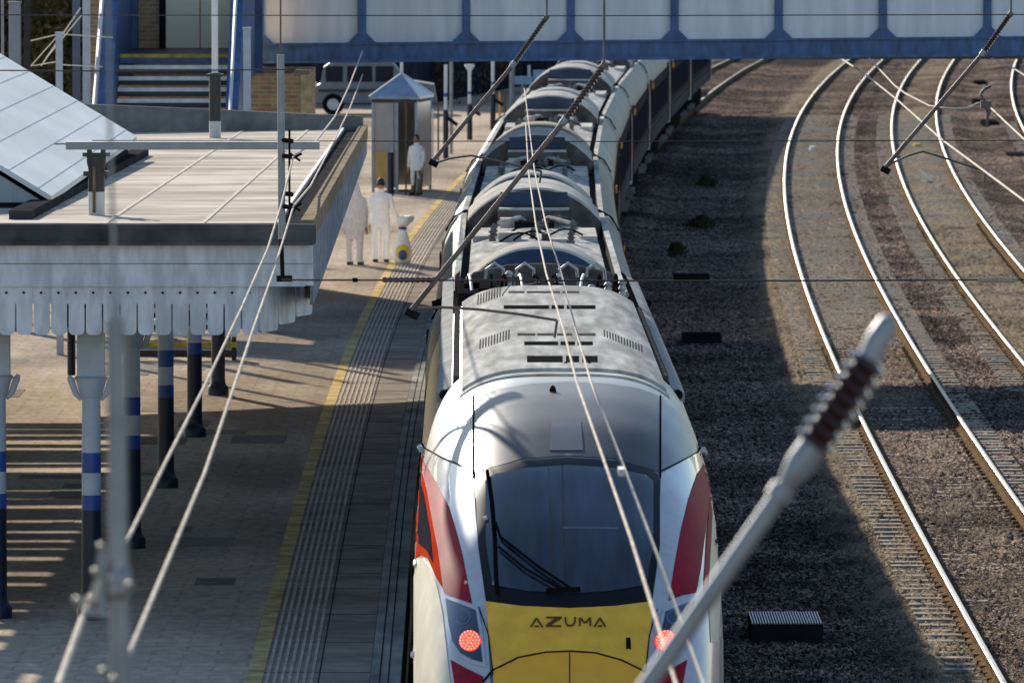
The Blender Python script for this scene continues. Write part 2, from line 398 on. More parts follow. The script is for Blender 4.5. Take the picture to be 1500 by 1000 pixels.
# tracks
def sleeper_mesh():
    b = MB(); r = []
    for x in (-1.25, -.9, -.45, .45, .9, 1.25):
        hh = 0.0 if abs(x) > .6 else -.03
        r.append([(x,-.14,-.34),(x,.14,-.34),(x,.11,-.165+hh),(x,-.11,-.165+hh)])
    b.loft(r)
    for sx in (-1, 1):
        for k in (-.09, .09): b.box((sx*.717+k-.03, -.05, -.17), (sx*.717+k+.03, .05, -.13), 1)
    return b
SLEEP = None
def track(cx, D0, D1, label, sl0, nsl, stuff_to):
    global SLEEP
    root = empty('railway_track', (cx(D0), D0, -.2), label, 'track', 'curving running tracks')
    for sgn in (-1, 1):
        rings = []; D = D0
        while D < D1:
            c = cx(D) + sgn*.7525
            P = [(-.07,-.172),(.07,-.172),(.07,-.155),(.012,-.135),(.012,-.045),(.030,-.035),(.030,-.008),(.018,0),(-.018,0),(-.030,-.008),(-.030,-.035),(-.012,-.045),(-.012,-.135),(-.07,-.155)]
            rings.append([(c+x, D, z) for x, z in P]); D += 2.0
        b = MB(); b.loft(rings, mfun=lambda i, j: 1 if j in (6, 7, 8) else 0)
        b.build('rail', [M['rust'], M['steel']], root)
    def slope(D): return (cx(D+1)-cx(D-1))/2
    if nsl:
        if SLEEP is None:
            SLEEP = sleeper_mesh().build('sleeper', [M['sleeper'], M['rust']], root, local=True); first = SLEEP
        else:
            first = SLEEP.copy(); COL.objects.link(first); first.parent = root
        o0 = org(root)
        for i in range(nsl):
            o = first if i == 0 else first.copy()
            if i: COL.objects.link(o)
            o.parent = root
            D = sl0 + i*.68; o.location = Vector((cx(D), D, 0)) - o0; o.rotation_euler = (0, 0, -math.atan(slope(D)))
            o.location.z += random.uniform(-.012, .006)
        b = MB(); D = sl0 + nsl*.68
        while D < stuff_to:
            c = cx(D); b.box((c-1.25, D-.12, -.34), (c+1.25, D+.12, -.17)); D += .68
        tag(b.build('distant_sleepers', M['sleeper'], root), kind='stuff')
    return root
track(xt, 60, 420, 'straight hidden track under the silver train beside the platform', 0, 0, 0)
track(xa, 60, 420, 'curving track nearest the train shadow with exposed sleepers at lower right', 86, 98, 300)
track(lambda D: xa(D)+3.2, 100, 420, 'second curving track from the train with brown ballast between', 140, 98, 300)
track(lambda D: xa(D)+7.5, 180, 420, 'curving track furthest right, cut off by the photo edge', 250, 60, 291)
#track(lambda D: xt(D)+1.7+(D-314)*.02, 305, 400, 'short track peeping out beyond the tail of the train', 305, 60, 346)

# platform
D0, D1 = 50, 350
ribbon('platform', lambda D: -60, lambda D: edge(D)-1.42, PZ, -.3, M['asphalt'], 'structure', D0, D1)
ribbon('platform_yellow_line', lambda D: edge(D)-1.42, lambda D: edge(D)-1.27, PZ+.004, -.3, M['yellowline'], 'structure', D0, D1)
ribbon('platform_slabs', lambda D: edge(D)-1.27, lambda D: edge(D)-.28, PZ-.004, -.3, M['slab'], 'structure', D0, D1)
ribbon('platform_coping', lambda D: edge(D)-.28, lambda D: edge(D), PZ, -.3, M['coping'], 'structure', D0, D1)
b = MB()
for k in range(7):            # corduroy ribs
    rings = []; D = D0
    while D <= D1:
        x = edge(D) - 1.25 + .008 + k*.068
        rings.append([(x,D,PZ-.006),(x+.036,D,PZ-.006),(x+.032,D,PZ+.006),(x+.004,D,PZ+.006)]); D += 3
    b.loft(rings)
tag(b.build('tactile_paving', M['tactile']), kind='structure')
b = MB()
for off in (-.76, -.285, -.20, -.12):      # long joints
    rings = []; D = D0
    while D <= D1:
        x = edge(D)+off
        zz = PZ + (.002 if off > -.28 else -.002)
        rings.append([(x,D,zz-.01),(x+.014,D,zz-.01),(x+.014,D,zz),(x,D,zz)]); D += 3
    b.loft(rings)
D = D0
while D < D1:                  # cross joints
    x = edge(D); b.box((x-1.27, D, PZ-.02), (x-.29, D+.02, PZ-.001)); D += 1.9 if int(D) % 3 else 3.1
tag(b.build('paving_joints', M['joint']), kind='structure')
# random repair patches in the asphalt
b = MB()
for i in range(46):
    D = random.uniform(84, 190); x = edge(D) - 1.6 - random.uniform(.1, 5.0); w_, l_ = random.uniform(.2, .9), random.uniform(.4, 2.6)
    b.box((x-w_, D, PZ-.02), (x, D+l_, PZ+.002+i*.0001))
tag(b.build('platform_repairs', mat('asphalt_repair', (.30, .27, .235), .9, var=.15, scale=6, var2=.2)), kind='structure')

# ---------------------------------------------------------------- train
train = empty('passenger_train', (xt(70), 70, 0), 'long silver passenger train with yellow nose and crimson stripes standing at the platform', 'train')
d_nose = 70.0
SL = (xt(101) - xt(71)) / 30.0
def interp(t, xs, ys):
    return float(np.interp(t, xs, ys))
# smooth profile helpers
def smooth_tab(xs, ys, n=400):
    g = np.linspace(xs[0], xs[-1], n); v = np.interp(g, xs, ys)
    k = np.hanning(31); k /= k.sum()
    vp = np.concatenate([2*v[0]-v[1:16][::-1], v, 2*v[-1]-v[-16:-1][::-1]])
    return g, np.convolve(vp, k, 'valid')
ZT = smooth_tab([0,.25,.6,.95,1.15,1.5,2.3,3.2,4.2,5.2,6.3,8,12], [.95,1.2,1.42,1.62,1.80,2.16,2.74,3.22,3.52,3.68,3.76,3.78,3.78])
WT = smooth_tab([0,.25,.6,1.0,1.6,2.4,3.4,4.5,6,12], [.70,.90,1.03,1.13,1.22,1.29,1.335,1.35,1.355,1.355])
NT = smooth_tab([0,1.5,3.2,6,12], [2.9,2.9,3.0,3.5,3.6])
def zt(d): return interp(d, *ZT)
def wt(d): return interp(d, *WT)
def nn(d): return interp(d, *NT)
def zc(d): return interp(d, [0, 2, 6], [.62, 1.0, 1.5])
def nose_pt(d, a):     # a angle 0..pi, right to left over the top
    n = nn(d); c, s = math.cos(a), math.sin(a)
    x = wt(d) * math.copysign(abs(c)**(2/n), c)
    z = zc(d) + (zt(d)-zc(d)) * abs(s)**(2/n)
    return x, z
def lead(x, d, z): return Vector((xt(70) + SL*d + x, d_nose + d, z))
def roof_z(x, d):
    n = nn(d); r = min(.999, abs(x)/wt(d))
    return zc(d) + (zt(d)-zc(d))*(1-r**n)**(1/n)
LOWD = 22.8     # the tall roof ends here
b = MB(); rings = []
NA = 96
ds = [0, .03, .08, .15, .25] + [ .25+.1*i for i in range(1, 66)] + [7.2, 8, 9, 10, 12, 14, 16, 18, 20, LOWD]
for d in ds:
    sc = 1.0 if d > 0 else .9
    ring = [lead(wt(d)*1.0*sc, d, .35), lead(wt(d)*sc, d, .5*(.35+zc(d)))]
    for i in range(NA+1):
        x, z = nose_pt(d, math.pi*i/NA); ring.append(lead(x*sc, d, z))
    ring += [lead(-wt(d)*sc, d, .5*(.35+zc(d))), lead(-wt(d)*sc, d, .35)]
    rings.append(ring)
b.loft(rings)
body = b.build('leading_car_body', M['silver'], train, smooth=40)
bvh = BVHTree.FromPolygons([Vector(v) for v in b.v], [f for f in b.f])
CAM = Vector((0, 0, H))
def hit(px, py, cx=833.0):
    x, y = px, py
    for k in range(120):
        loc, nor, idx, dist = bvh.ray_cast(CAM, ray(x, y))
        if loc is not None:
            if nor.dot(ray(x, y)) > 0: nor = -nor
            return loc, nor
        x += (cx - x)*.02
    return lead(0, 3, 2), Vector((0, -1, 0))

def patch(name, poly, m, off=.006, cell=7.0, parent=None, thick=.004, label=None):
    """an outline laid on the body surface, its own thin shell"""
    bm = bmesh.new()
    vs = [bm.verts.new((x, y, 0)) for x, y in poly]
    bm.faces.new(vs)
    x0, x1 = min(p[0] for p in poly), max(p[0] for p in poly); y0, y1 = min(p[1] for p in poly), max(p[1] for p in poly)
    x = x0 + cell
    while x < x1:
        bmesh.ops.bisect_plane(bm, geom=bm.verts[:]+bm.edges[:]+bm.faces[:], plane_co=(x, 0, 0), plane_no=(1, 0, 0)); x += cell
    y = y0 + cell
    while y < y1:
        bmesh.ops.bisect_plane(bm, geom=bm.verts[:]+bm.edges[:]+bm.faces[:], plane_co=(0, y, 0), plane_no=(0, 1, 0)); y += cell
    bmesh.ops.triangulate(bm, faces=[f for f in bm.faces if len(f.verts) > 4])
    bm.verts.index_update()
    o0 = org(parent or train); n0 = len(bm.verts)
    top = []; bot = []
    for v in bm.verts:
        p, n = hit(v.co.x, v.co.y)
        top.append(p + n*off - o0); bot.append(p + n*(off-thick-.004) - o0)
    fs = [[v.index for v in f.verts] for f in bm.faces]
    fs2 = []
    for e in bm.edges:
        if len(e.link_faces) == 1:
            a, c = e.verts[0].index, e.verts[1].index; fs2.append([a, c, c+n0, a+n0])
    bm.free()
    me = bpy.data.meshes.new(name); me.from_pydata([tuple(p) for p in top+bot], [], fs+fs2)
    me.materials.append(m)
    b2 = bmesh.new(); b2.from_mesh(me); bmesh.ops.recalc_face_normals(b2, faces=b2.faces)
    # make sure the outside faces the camera
    b2.faces.ensure_lookup_table()
    tot = sum(f.normal.dot(-ray(833, 800))*f.calc_area() for f in b2.faces[:len(fs)])
    if tot < 0: bmesh.ops.reverse_faces(b2, faces=b2.faces)
    b2.to_mesh(me); b2.free()
    me.polygons.foreach_set('use_smooth', [True]*len(me.polygons)); me.set_sharp_from_angle(angle=math.radians(50))
    o = bpy.data.objects.new(name, me); COL.objects.link(o); o.parent = parent or train
    ORG[o.name] = o0
    if label: o['label'] = label
    return o
def surf_tube(name, pts, r, m, off=.03, parent=None, n=6, build=True, b=None):
    dense = []
    for i in range(len(pts)-1):
        a, c = pts[i], pts[i+1]; k = max(1, int(math.dist(a, c)/8))
        for j in range(k): dense.append((a[0]+(c[0]-a[0])*j/k, a[1]+(c[1]-a[1])*j/k))
    dense.append(pts[-1]); P = []
    for x, y in dense:
        p, nrm = hit(x, y); P.append(p + nrm*off)
    b = b or MB(); b.tube(P, r, n)
    return b.build(name, m, parent or train, smooth=60) if build else b
def stroke_poly(p, q, wd):
    dx, dy = q[0]-p[0], q[1]-p[1]; l = math.hypot(dx, dy); nx, ny = -dy/l*wd/2, dx/l*wd/2
    return [(p[0]+nx, p[1]+ny), (q[0]+nx, q[1]+ny), (q[0]-nx, q[1]-ny), (p[0]-nx, p[1]-ny)]

LC = train
# lower white nose skin
patch('nose_panel', [(611,648),(650,672),(692,690),(700,790),(712,880),(716,950),(722,1060),(600,1060),(592,1000),(590,930),(592,868),(600,800),(606,720)], M['nosewhite'], .004, parent=LC)
patch('nose_panel', [(1043,650),(1006,672),(968,692),(964,790),(955,880),(950,950),(940,1060),(1062,1060),(1060,930),(1054,800),(1048,720)], M['nosewhite'], .004, parent=LC)
# dark dome between the seams
patch('dome_panel', [(694,582),(730,570),(780,562),(835,559),(890,562),(935,569),(966,580),(968,692),(900,672),(833,667),(765,672),(693,692)], M['domegrey'], .004, parent=LC)
patch('dome_hatch', [(808,618),(851,618),(854,660),(805,660)], M['hatch'], .008, parent=LC, label='slightly darker square aerial hatch')
for sx in (694, 967): patch('panel_seam', [(sx-1.2,580),(sx+1.2,580),(sx+1.2,700),(sx-1.2,700)], M['vent'], .009, parent=LC)
for p_, q_ in (((693,690),(650,671)),((650,671),(613,650)),((968,691),(1006,671)),((1006,671),(1042,650)),((702,890),(716,930)),((716,930),(723,990)),((962,893),(951,930)),((951,930),(945,985))):
    patch('panel_seam', stroke_poly(p_, q_, 1.5), M['vent'], .018, parent=LC)
# windscreen
ws = patch('windscreen', [(697,700),(712,688),(760,676),(833,671),(905,676),(952,687),(966,699),(966,800),(955,880),(900,887),(833,890),(765,887),(712,880),(701,800)], M['mask'], .010, parent=LC)
patch('windscreen_glass', [(712,706),(722,697),(770,687),(833,683),(896,687),(945,697),(956,706),(956,800),(946,858),(890,867),(833,870),(776,867),(722,858),(713,800)], M['glass'], .016, parent=ws)
for (x0, x1, y) in ((825, 905, 773),): patch('dashboard_edge', [(x0,y),(x1,y+1),(x1,y+4),(x0,y+3)], M['cabin'], .019, parent=ws)
bw = surf_tube('wiper', [(835,866),(790,836),(735,792),(728,770)], .012, M['rubber'], .045, build=False)
surf_tube('wiper', [(822,868),(770,838),(732,806)], .010, M['rubber'], .045, build=False, b=bw)
surf_tube('wiper', [(716,694),(722,740),(726,790),(728,850),(730,872)], [.006]*0 or .016, M['rubber'], .035, build=False, b=bw)
surf_tube('wiper', [(800,868),(850,866)], .022, M['rubber'], .03, build=False, b=bw)
bw.build('wiper', M['rubber'], ws, smooth=60)
surf_tube('wiper_cap', [(711,764),(716,762)], .02, M['white'], .035, parent=ws)
# yellow end
yp = patch('yellow_nose_panel', [(712,881),(765,888),(833,891),(900,888),(955,881),(952,930),(946,985),(936,1060),(728,1060),(722,985),(716,930)], M['yellow'], .010, parent=LC)
arc = [(708,1000),(722,983),(760,964),(800,956.5),(836,955),(872,957.5),(910,968),(948,987),(956,1000)]
patch('coupler_door', arc[1:-1] + [(936,1060),(728,1060)], M['yellowlow'], .016, parent=yp)
surf_tube('coupler_door_seal', arc, .009, M['rubber'], .016, parent=yp)
patch('coupler_door_joint', stroke_poly((834.5,957), (834.5,1060), 1.8), M['lettering'], .020, parent=yp)
patch('nose_socket', [(917,935),(923,935),(924,951),(917,951)], M['rubber'], .018, parent=yp)
# lettering AZUMA
strokes = [((777.8,919.8),(786,906.5)),((786,906.5),(795,919.8)),((783.5,918.5),(789,918.5)),
 ((800,905.6),(823,905.6)),((822,906),(804,917.4)),((816,906),(800.5,917.4)),((800,918.2),(822,918.2)),
 ((828.3,905),(828.6,913)),((828.6,913),(831.5,917.6)),((831.5,917.6),(838.5,917.6)),((838.5,917.6),(842,913)),((842,913),(842.4,905)),
 ((849.4,918.5),(849.4,906)),((849.4,906),(857,914)),((857,914),(864.6,906)),((864.6,906),(864.8,918.5)),
 ((870.5,919.5),(878.6,906.5)),((878.6,906.5),(887,919.5)),((876,918.3),(881.5,918.3))]
bl = MB()
for i, (p, q) in enumerate(strokes):
    poly = stroke_poly(p, q, 2.5); c = []
    for x, y in poly:
        h_, n_ = hit(x, y); c.append((h_ + n_*(.0165+i*.0002)))
    d_ = Vector((0, .01, 0)); bl.add(c + [v + d_ for v in c], [(0,1,2,3),(7,6,5,4),(0,4,5,1),(1,5,6,2),(2,6,7,3),(3,7,4,0)])
lt = bl.build('nose_lettering', M['lettering'], yp); lt['label'] = 'maroon capitals reading AZUMA'
# livery, left flank
patch('crimson_stripe', [(617,668),(627,684),(639,705),(658,742),(668,775),(677,808),(685,850),(692,884),(672,877),(651,868),(643,806),(636,771),(626,715),(619,690)], M['red'], .009, parent=LC)
patch('side_flash', [(613,668),(619,690),(626,715),(636,771),(643,806),(650,862),(640,846),(628,818),(616,812),(600,822),(602,800),(607,730)], M['orangered'], .009, parent=LC)
patch('cab_side_window', [(613,692),(622,722),(632,780),(636,824),(627,806),(609,790),(611,740)], M['windowband'], .014, parent=LC)
patch('cream_side_panel', [(603,824),(611,817),(620,817),(632,832),(642,862),(649,895),(654,940),(661,1000),(668,1060),(604,1060),(594,980),(591,930),(592,868)], M['creamside'], .009, parent=LC)
hlL = patch('headlight', [(650,870),(702,891),(708,930),(713,978),(690,972),(672,962),(660,944),(654,910)], M['nosewhite'], .014, parent=LC)
patch('lamp_glass', [(655,877),(698,895),(703,930),(708,971),(690,966),(676,957),(665,940),(659,912)], M['lampglass'], .020, parent=hlL)
hlR = patch('headlight', [(1020,872),(970,893),(962,930),(955,978),(980,970),(998,960),(1009,942),(1015,910)], M['nosewhite'], .014, parent=LC)
patch('lamp_glass', [(1015,879),(974,897),(967,930),(961,971),(980,964),(994,956),(1005,939),(1010,912)], M['lampglass'], .020, parent=hlR)
def disc(cx, cy, r, n=24, ry=None): return [(cx+r*math.cos(2*math.pi*i/n), cy+(ry or r)*math.sin(2*math.pi*i/n)) for i in range(n)]
for hl, cx, rx in ((hlL, 690, 680), (hlR, 974, 986)):
    patch('white_lamp', disc(rx, 905, 12), M['lampring'], .024, 5, parent=hl)
    patch('white_lamp_lens', disc(rx, 905, 8), M['lampglass'], .028, 5, parent=hl)
    o = patch('tail_light', disc(cx, 940, 15), M['redlamp'], .024, 5, parent=hl); 
    bb = MB()
    for rr, nn_ in ((0, 1), (4.5, 6), (9, 12), (13, 18)):
        for i in range(nn_):
            x = cx + rr*math.cos(2*math.pi*i/nn_); y = 940 + rr*math.sin(2*math.pi*i/nn_)
            p, q = hit(x, y); bb.tube([p+q*.024, p+q*.034], .008, 6)
    bb.build('tail_light_leds', M['redlampcore'], hl)
patch('lower_stripe', [(661,966),(684,979),(708,991),(716,1060),(680,1060),(668,1010)], M['red'], .009, parent=LC)
patch('lower_stripe', [(1006,966),(984,979),(958,991),(950,1060),(986,1060),(998,1010)], M['red'], .009, parent=LC)
patch('crimson_stripe', [(1030,680),(1040,700),(1037,745),(1031,790),(1026,830),(1019,868),(998,872),(979,880),(988,824),(997,775),(1008,730),(1020,695)], M['red'], .009, parent=LC)
patch('side_flash', [(1043,720),(1050,740),(1056,860),(1050,940),(1040,940),(1036,870),(1040,800)], M['creamside'], .009, parent=LC)
patch('side_flash', [(1041,700),(1044,720),(1040,800),(1036,870),(1029,868),(1033,800)], M['red'], .010, parent=LC)
for (x, y) in ((606,655),(1046,660)): surf_tube('marker_lamp', [(x, y), (x+2, y+4)], .03, M['white'], .03, parent=LC)
for (x, y) in ((598,822),(594,955)): surf_tube('door_handle', [(x, y), (x, y+6)], .02, M['white'], .02, parent=LC)

# roof of the leading car: raised service panel following the curve
def slab(b, x0, x1, d0, d1, o0_, o1_, nx=24, nd=6, m=0, zf=roof_z):
    rings = []
    for i in range(nd+1):
        d = d0 + (d1-d0)*i/nd; r = []
        for j in range(nx+1):
            x = x0 + (x1-x0)*j/nx; r.append(lead(x, d, zf(x, d)+o1_))
        for j in range(nx, -1, -1):
            x = x0 + (x1-x0)*j/nx; r.append(lead(x, d, zf(x, d)+o0_))
        rings.append(r)
    b.loft(rings, m)
b = MB(); slab(b, -.93, .93, 7.35, 22.7, -.05, .05, nd=16); rp = b.build('roof_panel', M['roofpanel'], LC, smooth=40)
b2 = MB(); slab(b2, -.95, .95, 7.0, 7.35, -.05, .02); b2.build('roof_panel_sill', M['hood'], LC, smooth=40)
bvh_body = bvh
bv = MB(); bv.v = list(b.v); bv.f = list(b.f)
bvh_panel = BVHTree.FromPolygons([Vector(v) for v in b.v], b.f)
bvh = bvh_panel
def slot(x0, x1, y, h_, m=M['vent'], name='vent_slot'):
    patch(name, [(x0, y-h_/2), (x1, y-h_/2), (x1, y+h_/2), (x0, y+h_/2)], m, .004, 12, parent=rp, thick=.002)
def roof_arc_y(x, y): # rows bow downwards at the sides
    return y + ((x-822)/130.0)**2*20
for (y, segs, h_, m) in ((428,[(745,768),(772,820),(824,848)],2.6,M['ventmid']), (450,[(738,804),(808,826),(830,872)],5.0,M['vent']),
        (490,[(758,784),(787,812),(816,838),(845,872)],3.2,M['ventmid']), (503,[(768,817),(821,842),(846,868)],5.0,M['vent']),
        (526,[(772,824),(829,848),(853,875)],9.0,M['vent'])):
    for (a, c) in segs: slot(a, c, y, h_, m)
for (cx, cy, n_, w_) in ((726, 498, 11, 4.2), (720, 433, 10, 4.0)):
    for i in range(n_):
        x = cx - n_*w_/2 + i*w_; y = cy + 6 - i*1.4
        patch('louvre', [(x, y-7), (x+1.5, y-7.2), (x+.9, y+7), (x-.6, y+7.2)], M['ventmid'], .004, 12, parent=rp, thick=.002)
for i in range(14):
    x = 884 + i*4.2; y = 488 + i*1.7
    patch('louvre', [(x, y-5), (x+1.3, y-5), (x+1.9, y+5), (x+.6, y+5)], M['ventmid'], .004, 12, parent=rp, thick=.002)
bvh = bvh_body
# gutters and shoulder strips
for sg in (-1, 1):
    b = MB(); slab(b, sg*.955, sg*1.015, 9.8, 31.3, -.02, .012, 2, 8, zf=lambda x, d: roof_z(x, min(d, LOWD)))
    b.build('roof_gutter', M['vent'], LC)
    b = MB(); slab(b, sg*1.03, sg*1.16, 9.8, 31.5, -.03, .06, 3, 8, zf=lambda x, d: roof_z(sg*1.09, min(d, LOWD)) + (abs(x)-1.09)*-.5)
    st = b.build('shoulder_strip', M['strip'], LC)
    p = lead(sg*1.09, 9.8, roof_z(1.09, 9.8)+.01)
    MB().tube([p+Vector((0,-.06,0)), p+Vector((0,.05,0))], .05, 10).build('strip_end_cap', M['vent'], st)
    rings = []; d = 10.0; hi = True
    while d < 22.5:
        x = sg*.985; zt2 = roof_z(.985, d) + (.05 if hi else .015)
        for dd in (0, .075):
            q = lead(x, d+dd, zt2); rings.append([(q.x-.028, q.y, q.z-.09), (q.x+.028, q.y, q.z-.09), (q.x+.028, q.y, q.z), (q.x-.028, q.y, q.z)])
        d += .085; hi = not hi
    MB().loft(rings).build('gutter_louvre_strip', M['hooddark'], LC)
for (x, d) in ((-.12, 5.6), (.02, 8.0), (.24, 8.0)):
    p = lead(x, d, roof_z(x, d)); MB().lathe((p.x, p.y, p.z), [(.03,-.01),(.03,.02),(.018,.05),(.004,.06)], 8).build('roof_aerial', M['vent'], LC, smooth=40)

# low cross-section used by the coaches and by the back of the leading car
HALF = [(1.20,.92),(1.33,.95),(1.36,1.10),(1.36,1.32),(1.36,2.16),(1.35,2.36),(1.34,2.62),(1.30,2.84),(1.22,3.02),(1.12,3.15),(1.06,3.24),(.98,3.24),(.97,3.09),(.90,3.09),(.88,3.20),(.5,3.30),(0,3.33)]
SECT = HALF + [(-x, z) for x, z in HALF[-2::-1]]
nH = len(HALF)
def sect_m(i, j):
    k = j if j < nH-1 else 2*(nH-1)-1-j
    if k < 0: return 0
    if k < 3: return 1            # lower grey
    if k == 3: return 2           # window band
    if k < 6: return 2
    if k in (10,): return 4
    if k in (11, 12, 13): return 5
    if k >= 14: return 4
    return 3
COACH_M = [M['under'], M['sidegrey'], M['sidedark'], M['coachsilver'], M['roofpanel'], M['ventmid']]
b = MB()
b.loft([[lead(x, d, z) for x, z in SECT] for d in (LOWD+.002, 25, 28, 31.6)], 0, mfun=sect_m)
b.build('rear_roof_section', COACH_M, LC, smooth=35)
# electrical gear in the roof well
def gear(parent, base, n=14, w_=.8, dl=3.5, seed=1, up=1.0):
    r = random.Random(seed)
    loc_ = parent is not train
    for i in range(n):
        x = r.uniform(-w_, w_); d = r.uniform(0, dl); p = base(x, d, 3.3)
        MB().lathe((p.x, p.y, p.z), [(.05,0),(.05,.04),(.03,.05),(.06,.08),(.03,.1),(.06,.13),(.03,.15),(.02,.18)], 8).build('roof_insulator', M['concrete'], parent, smooth=40, local=loc_)
    for i in range(n//2):
        x = r.uniform(-w_, w_); d = r.uniform(0, dl); p = base(x, d, 3.28); s_ = r.uniform(.06, .16)
        MB().box((p.x-s_, p.y-s_*1.6, p.z-.05), (p.x+s_, p.y+s_*1.6, p.z+r.uniform(.06, .16))).build('equipment_box', M['hooddark'] if i % 2 else M['hood'], parent, local=loc_)
    for i in range(4):
        x = r.uniform(-w_, w_*.4); d = r.uniform(0, dl-1); 
        P = [base(x + .5*t, d + .9*t, 3.34 + .10*math.sin(math.pi*t)) for t in np.linspace(0, 1, 7)]
        MB().tube(P, .014, 6).build('roof_cable', M['rubber'], parent, smooth=60, local=loc_)
def well():
    r = random.Random(4)
    for (x, d, w_, l_, h_) in ((-.74, 25.4, .16, 2.2, .42), (.78, 26.4, .12, 1.6, .34), (-.25, 25.0, .20, .9, .34), (.38, 25.2, .14, .7, .38), (.05, 26.8, .35, .5, .30)):
        q = lead(x, d, 3.3); MB().box((q.x-w_, q.y-l_/2, 3.2), (q.x+w_, q.y+l_/2, 3.3+h_)).build('equipment_box', M['vent'], LC)
    for i, (x, d) in enumerate(((-.45, 24.0), (-.05, 23.8), (.25, 23.9), (.62, 24.0), (.52, 25.6), (.70, 25.2), (-.40, 26.2), (.15, 25.8), (.85, 24.6))):
        q = lead(x, d, 3.42); hs = r.uniform(.7, 1.25); MB().lathe((q.x, q.y, q.z), [(.035,0),(.035,.06)] + [(.028 if k % 2 else .048, .08+.03*k*hs) for k in range(9)] + [(.02,.08+.27*hs)], 10).build('roof_insulator', M['axle'], LC, smooth=40)
    for i in range(9):
        x0 = -.8 + i*.19; dx = r.uniform(-.18, .18); P = []
        for k in range(9):
            t = k/8; P.append(lead(x0+dx*t, 23.4+2.3*t, 3.46+.40*math.sin(math.pi*t)))
        MB().tube(P, .016, 6).build('roof_cable', M['rubber'] if i % 3 else M['axle'], LC, smooth=60)
    b = MB()
    for sx in (-1, 1):
        b.tube([lead(sx*.42, 27.6, 3.55), lead(sx*.16, 25.2, 3.72), lead(sx*.06, 23.9, 3.80)], .018, 6)
    b.tube([lead(-.62, 24.6, 3.74), lead(-.5, 24.6, 3.80), lead(.5, 24.6, 3.80), lead(.62, 24.6, 3.74)], .022, 6)
    b.tube([lead(-.5, 24.9, 3.80), lead(.5, 24.9, 3.80)], .018, 6)
    b.build('folded_pantograph', M['hooddark'], LC, smooth=60)
    q = lead(0, 29.2, 0); b = MB(); b.loft([[(q.x+x, q.y, 3.2), (q.x+x, q.y, z), (q.x+x, q.y+.25, z), (q.x+x, q.y+.25, 3.2)] for x, z in ((-.95, 3.50), (-.8, 3.66), (-.4, 3.75), (0, 3.77), (.4, 3.75), (.8, 3.66), (.95, 3.50))])
    b.build('well_end_panel', M['hooddark'], LC)
    q = lead(-.86, 24.4, 0); MB().box((q.x-.10, q.y-1.2, 3.2), (q.x+.12, q.y+1.2, 3.72)).build('equipment_box', M['vent'], LC)
    for x in (-.55, -.2, .3, .62):
        MB().tube([lead(x-.12, 28.9, 3.5), lead(x-.10, 28.8, 3.72), lead(x, 28.7, 3.80), lead(x+.10, 28.8, 3.72), lead(x+.12, 28.9, 3.5)], .02, 6).build('roof_cable', M['axle'], LC, smooth=60)
well()
b = MB(); b.box((lead(-.85,0,0).x, 70+23.0, 3.30), (lead(.85,0,0).x, 70+28.0, 3.42)); b.build('roof_well_floor', M['vent'], LC)
# cross pipe and hoop cables seen over the end of the car
b = MB()
for k, (d, zz) in enumerate(((29.6, 3.48), (30.4, 3.40))):
    P = [lead(x, d, zz - .35*max(0, abs(x)-.7)) for x in np.linspace(-1.28, 1.28, 15)]
    b.tube(P, .035, 8)
b.build('end_cable_hoop', M['vent'], LC, smooth=60)
for sx in (-1, 1):
    b = MB()
    for k in range(5):
        P = [lead(sx*(.70+.06*k+.30*t), 28.6+2.6*t, 3.36 - .22*t*t + .10*math.sin(math.pi*t)) for t in np.linspace(0, 1, 9)]
        b.tube(P, .018, 6)
    b.build('jumper_cables', M['rubber'] if sx < 0 else M['axle'], LC, smooth=60)

# one carriage, local frame: y from its near end
CL = 25.4
def hood(b, y0, y1, slope0, z1, hw, m_top, m_face, slope1=.05, drop=.45):
    def ring(y, zc_, sh=0):
        r = [(hw, y, 3.12)]
        for j in range(21):
            x = hw - 2*hw*j/20; r.append((x, y+sh, zc_ - drop*abs(x/hw)**2.4))
        r.append((-hw, y, 3.12)); return r
    mid = []; yy = y0+slope0+.04
    while yy < y1-slope1-.5:
        mid += [ring(yy, z1), ring(yy+.42, z1), ring(yy+.43, z1-.022), ring(yy+.49, z1-.022)]; yy += .5
    b.loft([ring(y0, z1-.36 if slope0 > .2 else 3.36), ring(y0+slope0*.9, z1-.03)] + mid + [ring(y1-slope1, z1), ring(y1, z1-.12)], m_top, mfun=lambda i, j: m_face if i == 0 else m_top)
def bogie(parent, y0):
    b = MB()
    for sx in (-1, 1):
        b.box((sx*1.02-.06, y0-1.5, .35), (sx*1.02+.06, y0+1.5, .62))
        b.box((sx*1.02-.10, y0-.35, .30), (sx*1.02+.10, y0+.35, .85))
    b.box((-1.0, y0-.25, .35), (1.0, y0+.25, .75))
    f = b.build('bogie', M['under'], parent, local=True)
    for yy in (-1.3, 1.3):
        for sx in (-1, 1):
            MB().tube([(sx*.70, y0+yy, .46), (sx*.84, y0+yy, .46)], .46, 18).build('wheel', M['under'], parent, local=True, smooth=40)
            MB().box((sx*1.26-.08, y0+yy-.12, .46), (sx*1.26+.08, y0+yy+.12, .62)).build('axle_box', M['concrete'], parent, local=True)
b = MB(); ys = [.28, 1, 5, 12, 20, CL-1, CL-.28]
b.loft([[(x, y, z) for x, z in SECT] for y in ys], 0, mfun=sect_m)
coach = b.build('carriage', COACH_M, train, local=True, smooth=35)
b = MB(); hood(b, .9, 2.9, .30, 3.78, .90, 0, 1); b.build('front_roof_hood', [M['hood'], M['hoodblue']], coach, local=True, smooth=30)
b = MB(); hood(b, 19.6, 23.6, .06, 3.82, .95, 0, 1); rh = b.build('rear_roof_hood', [M['hood'], M['hooddark']], coach, local=True, smooth=30)
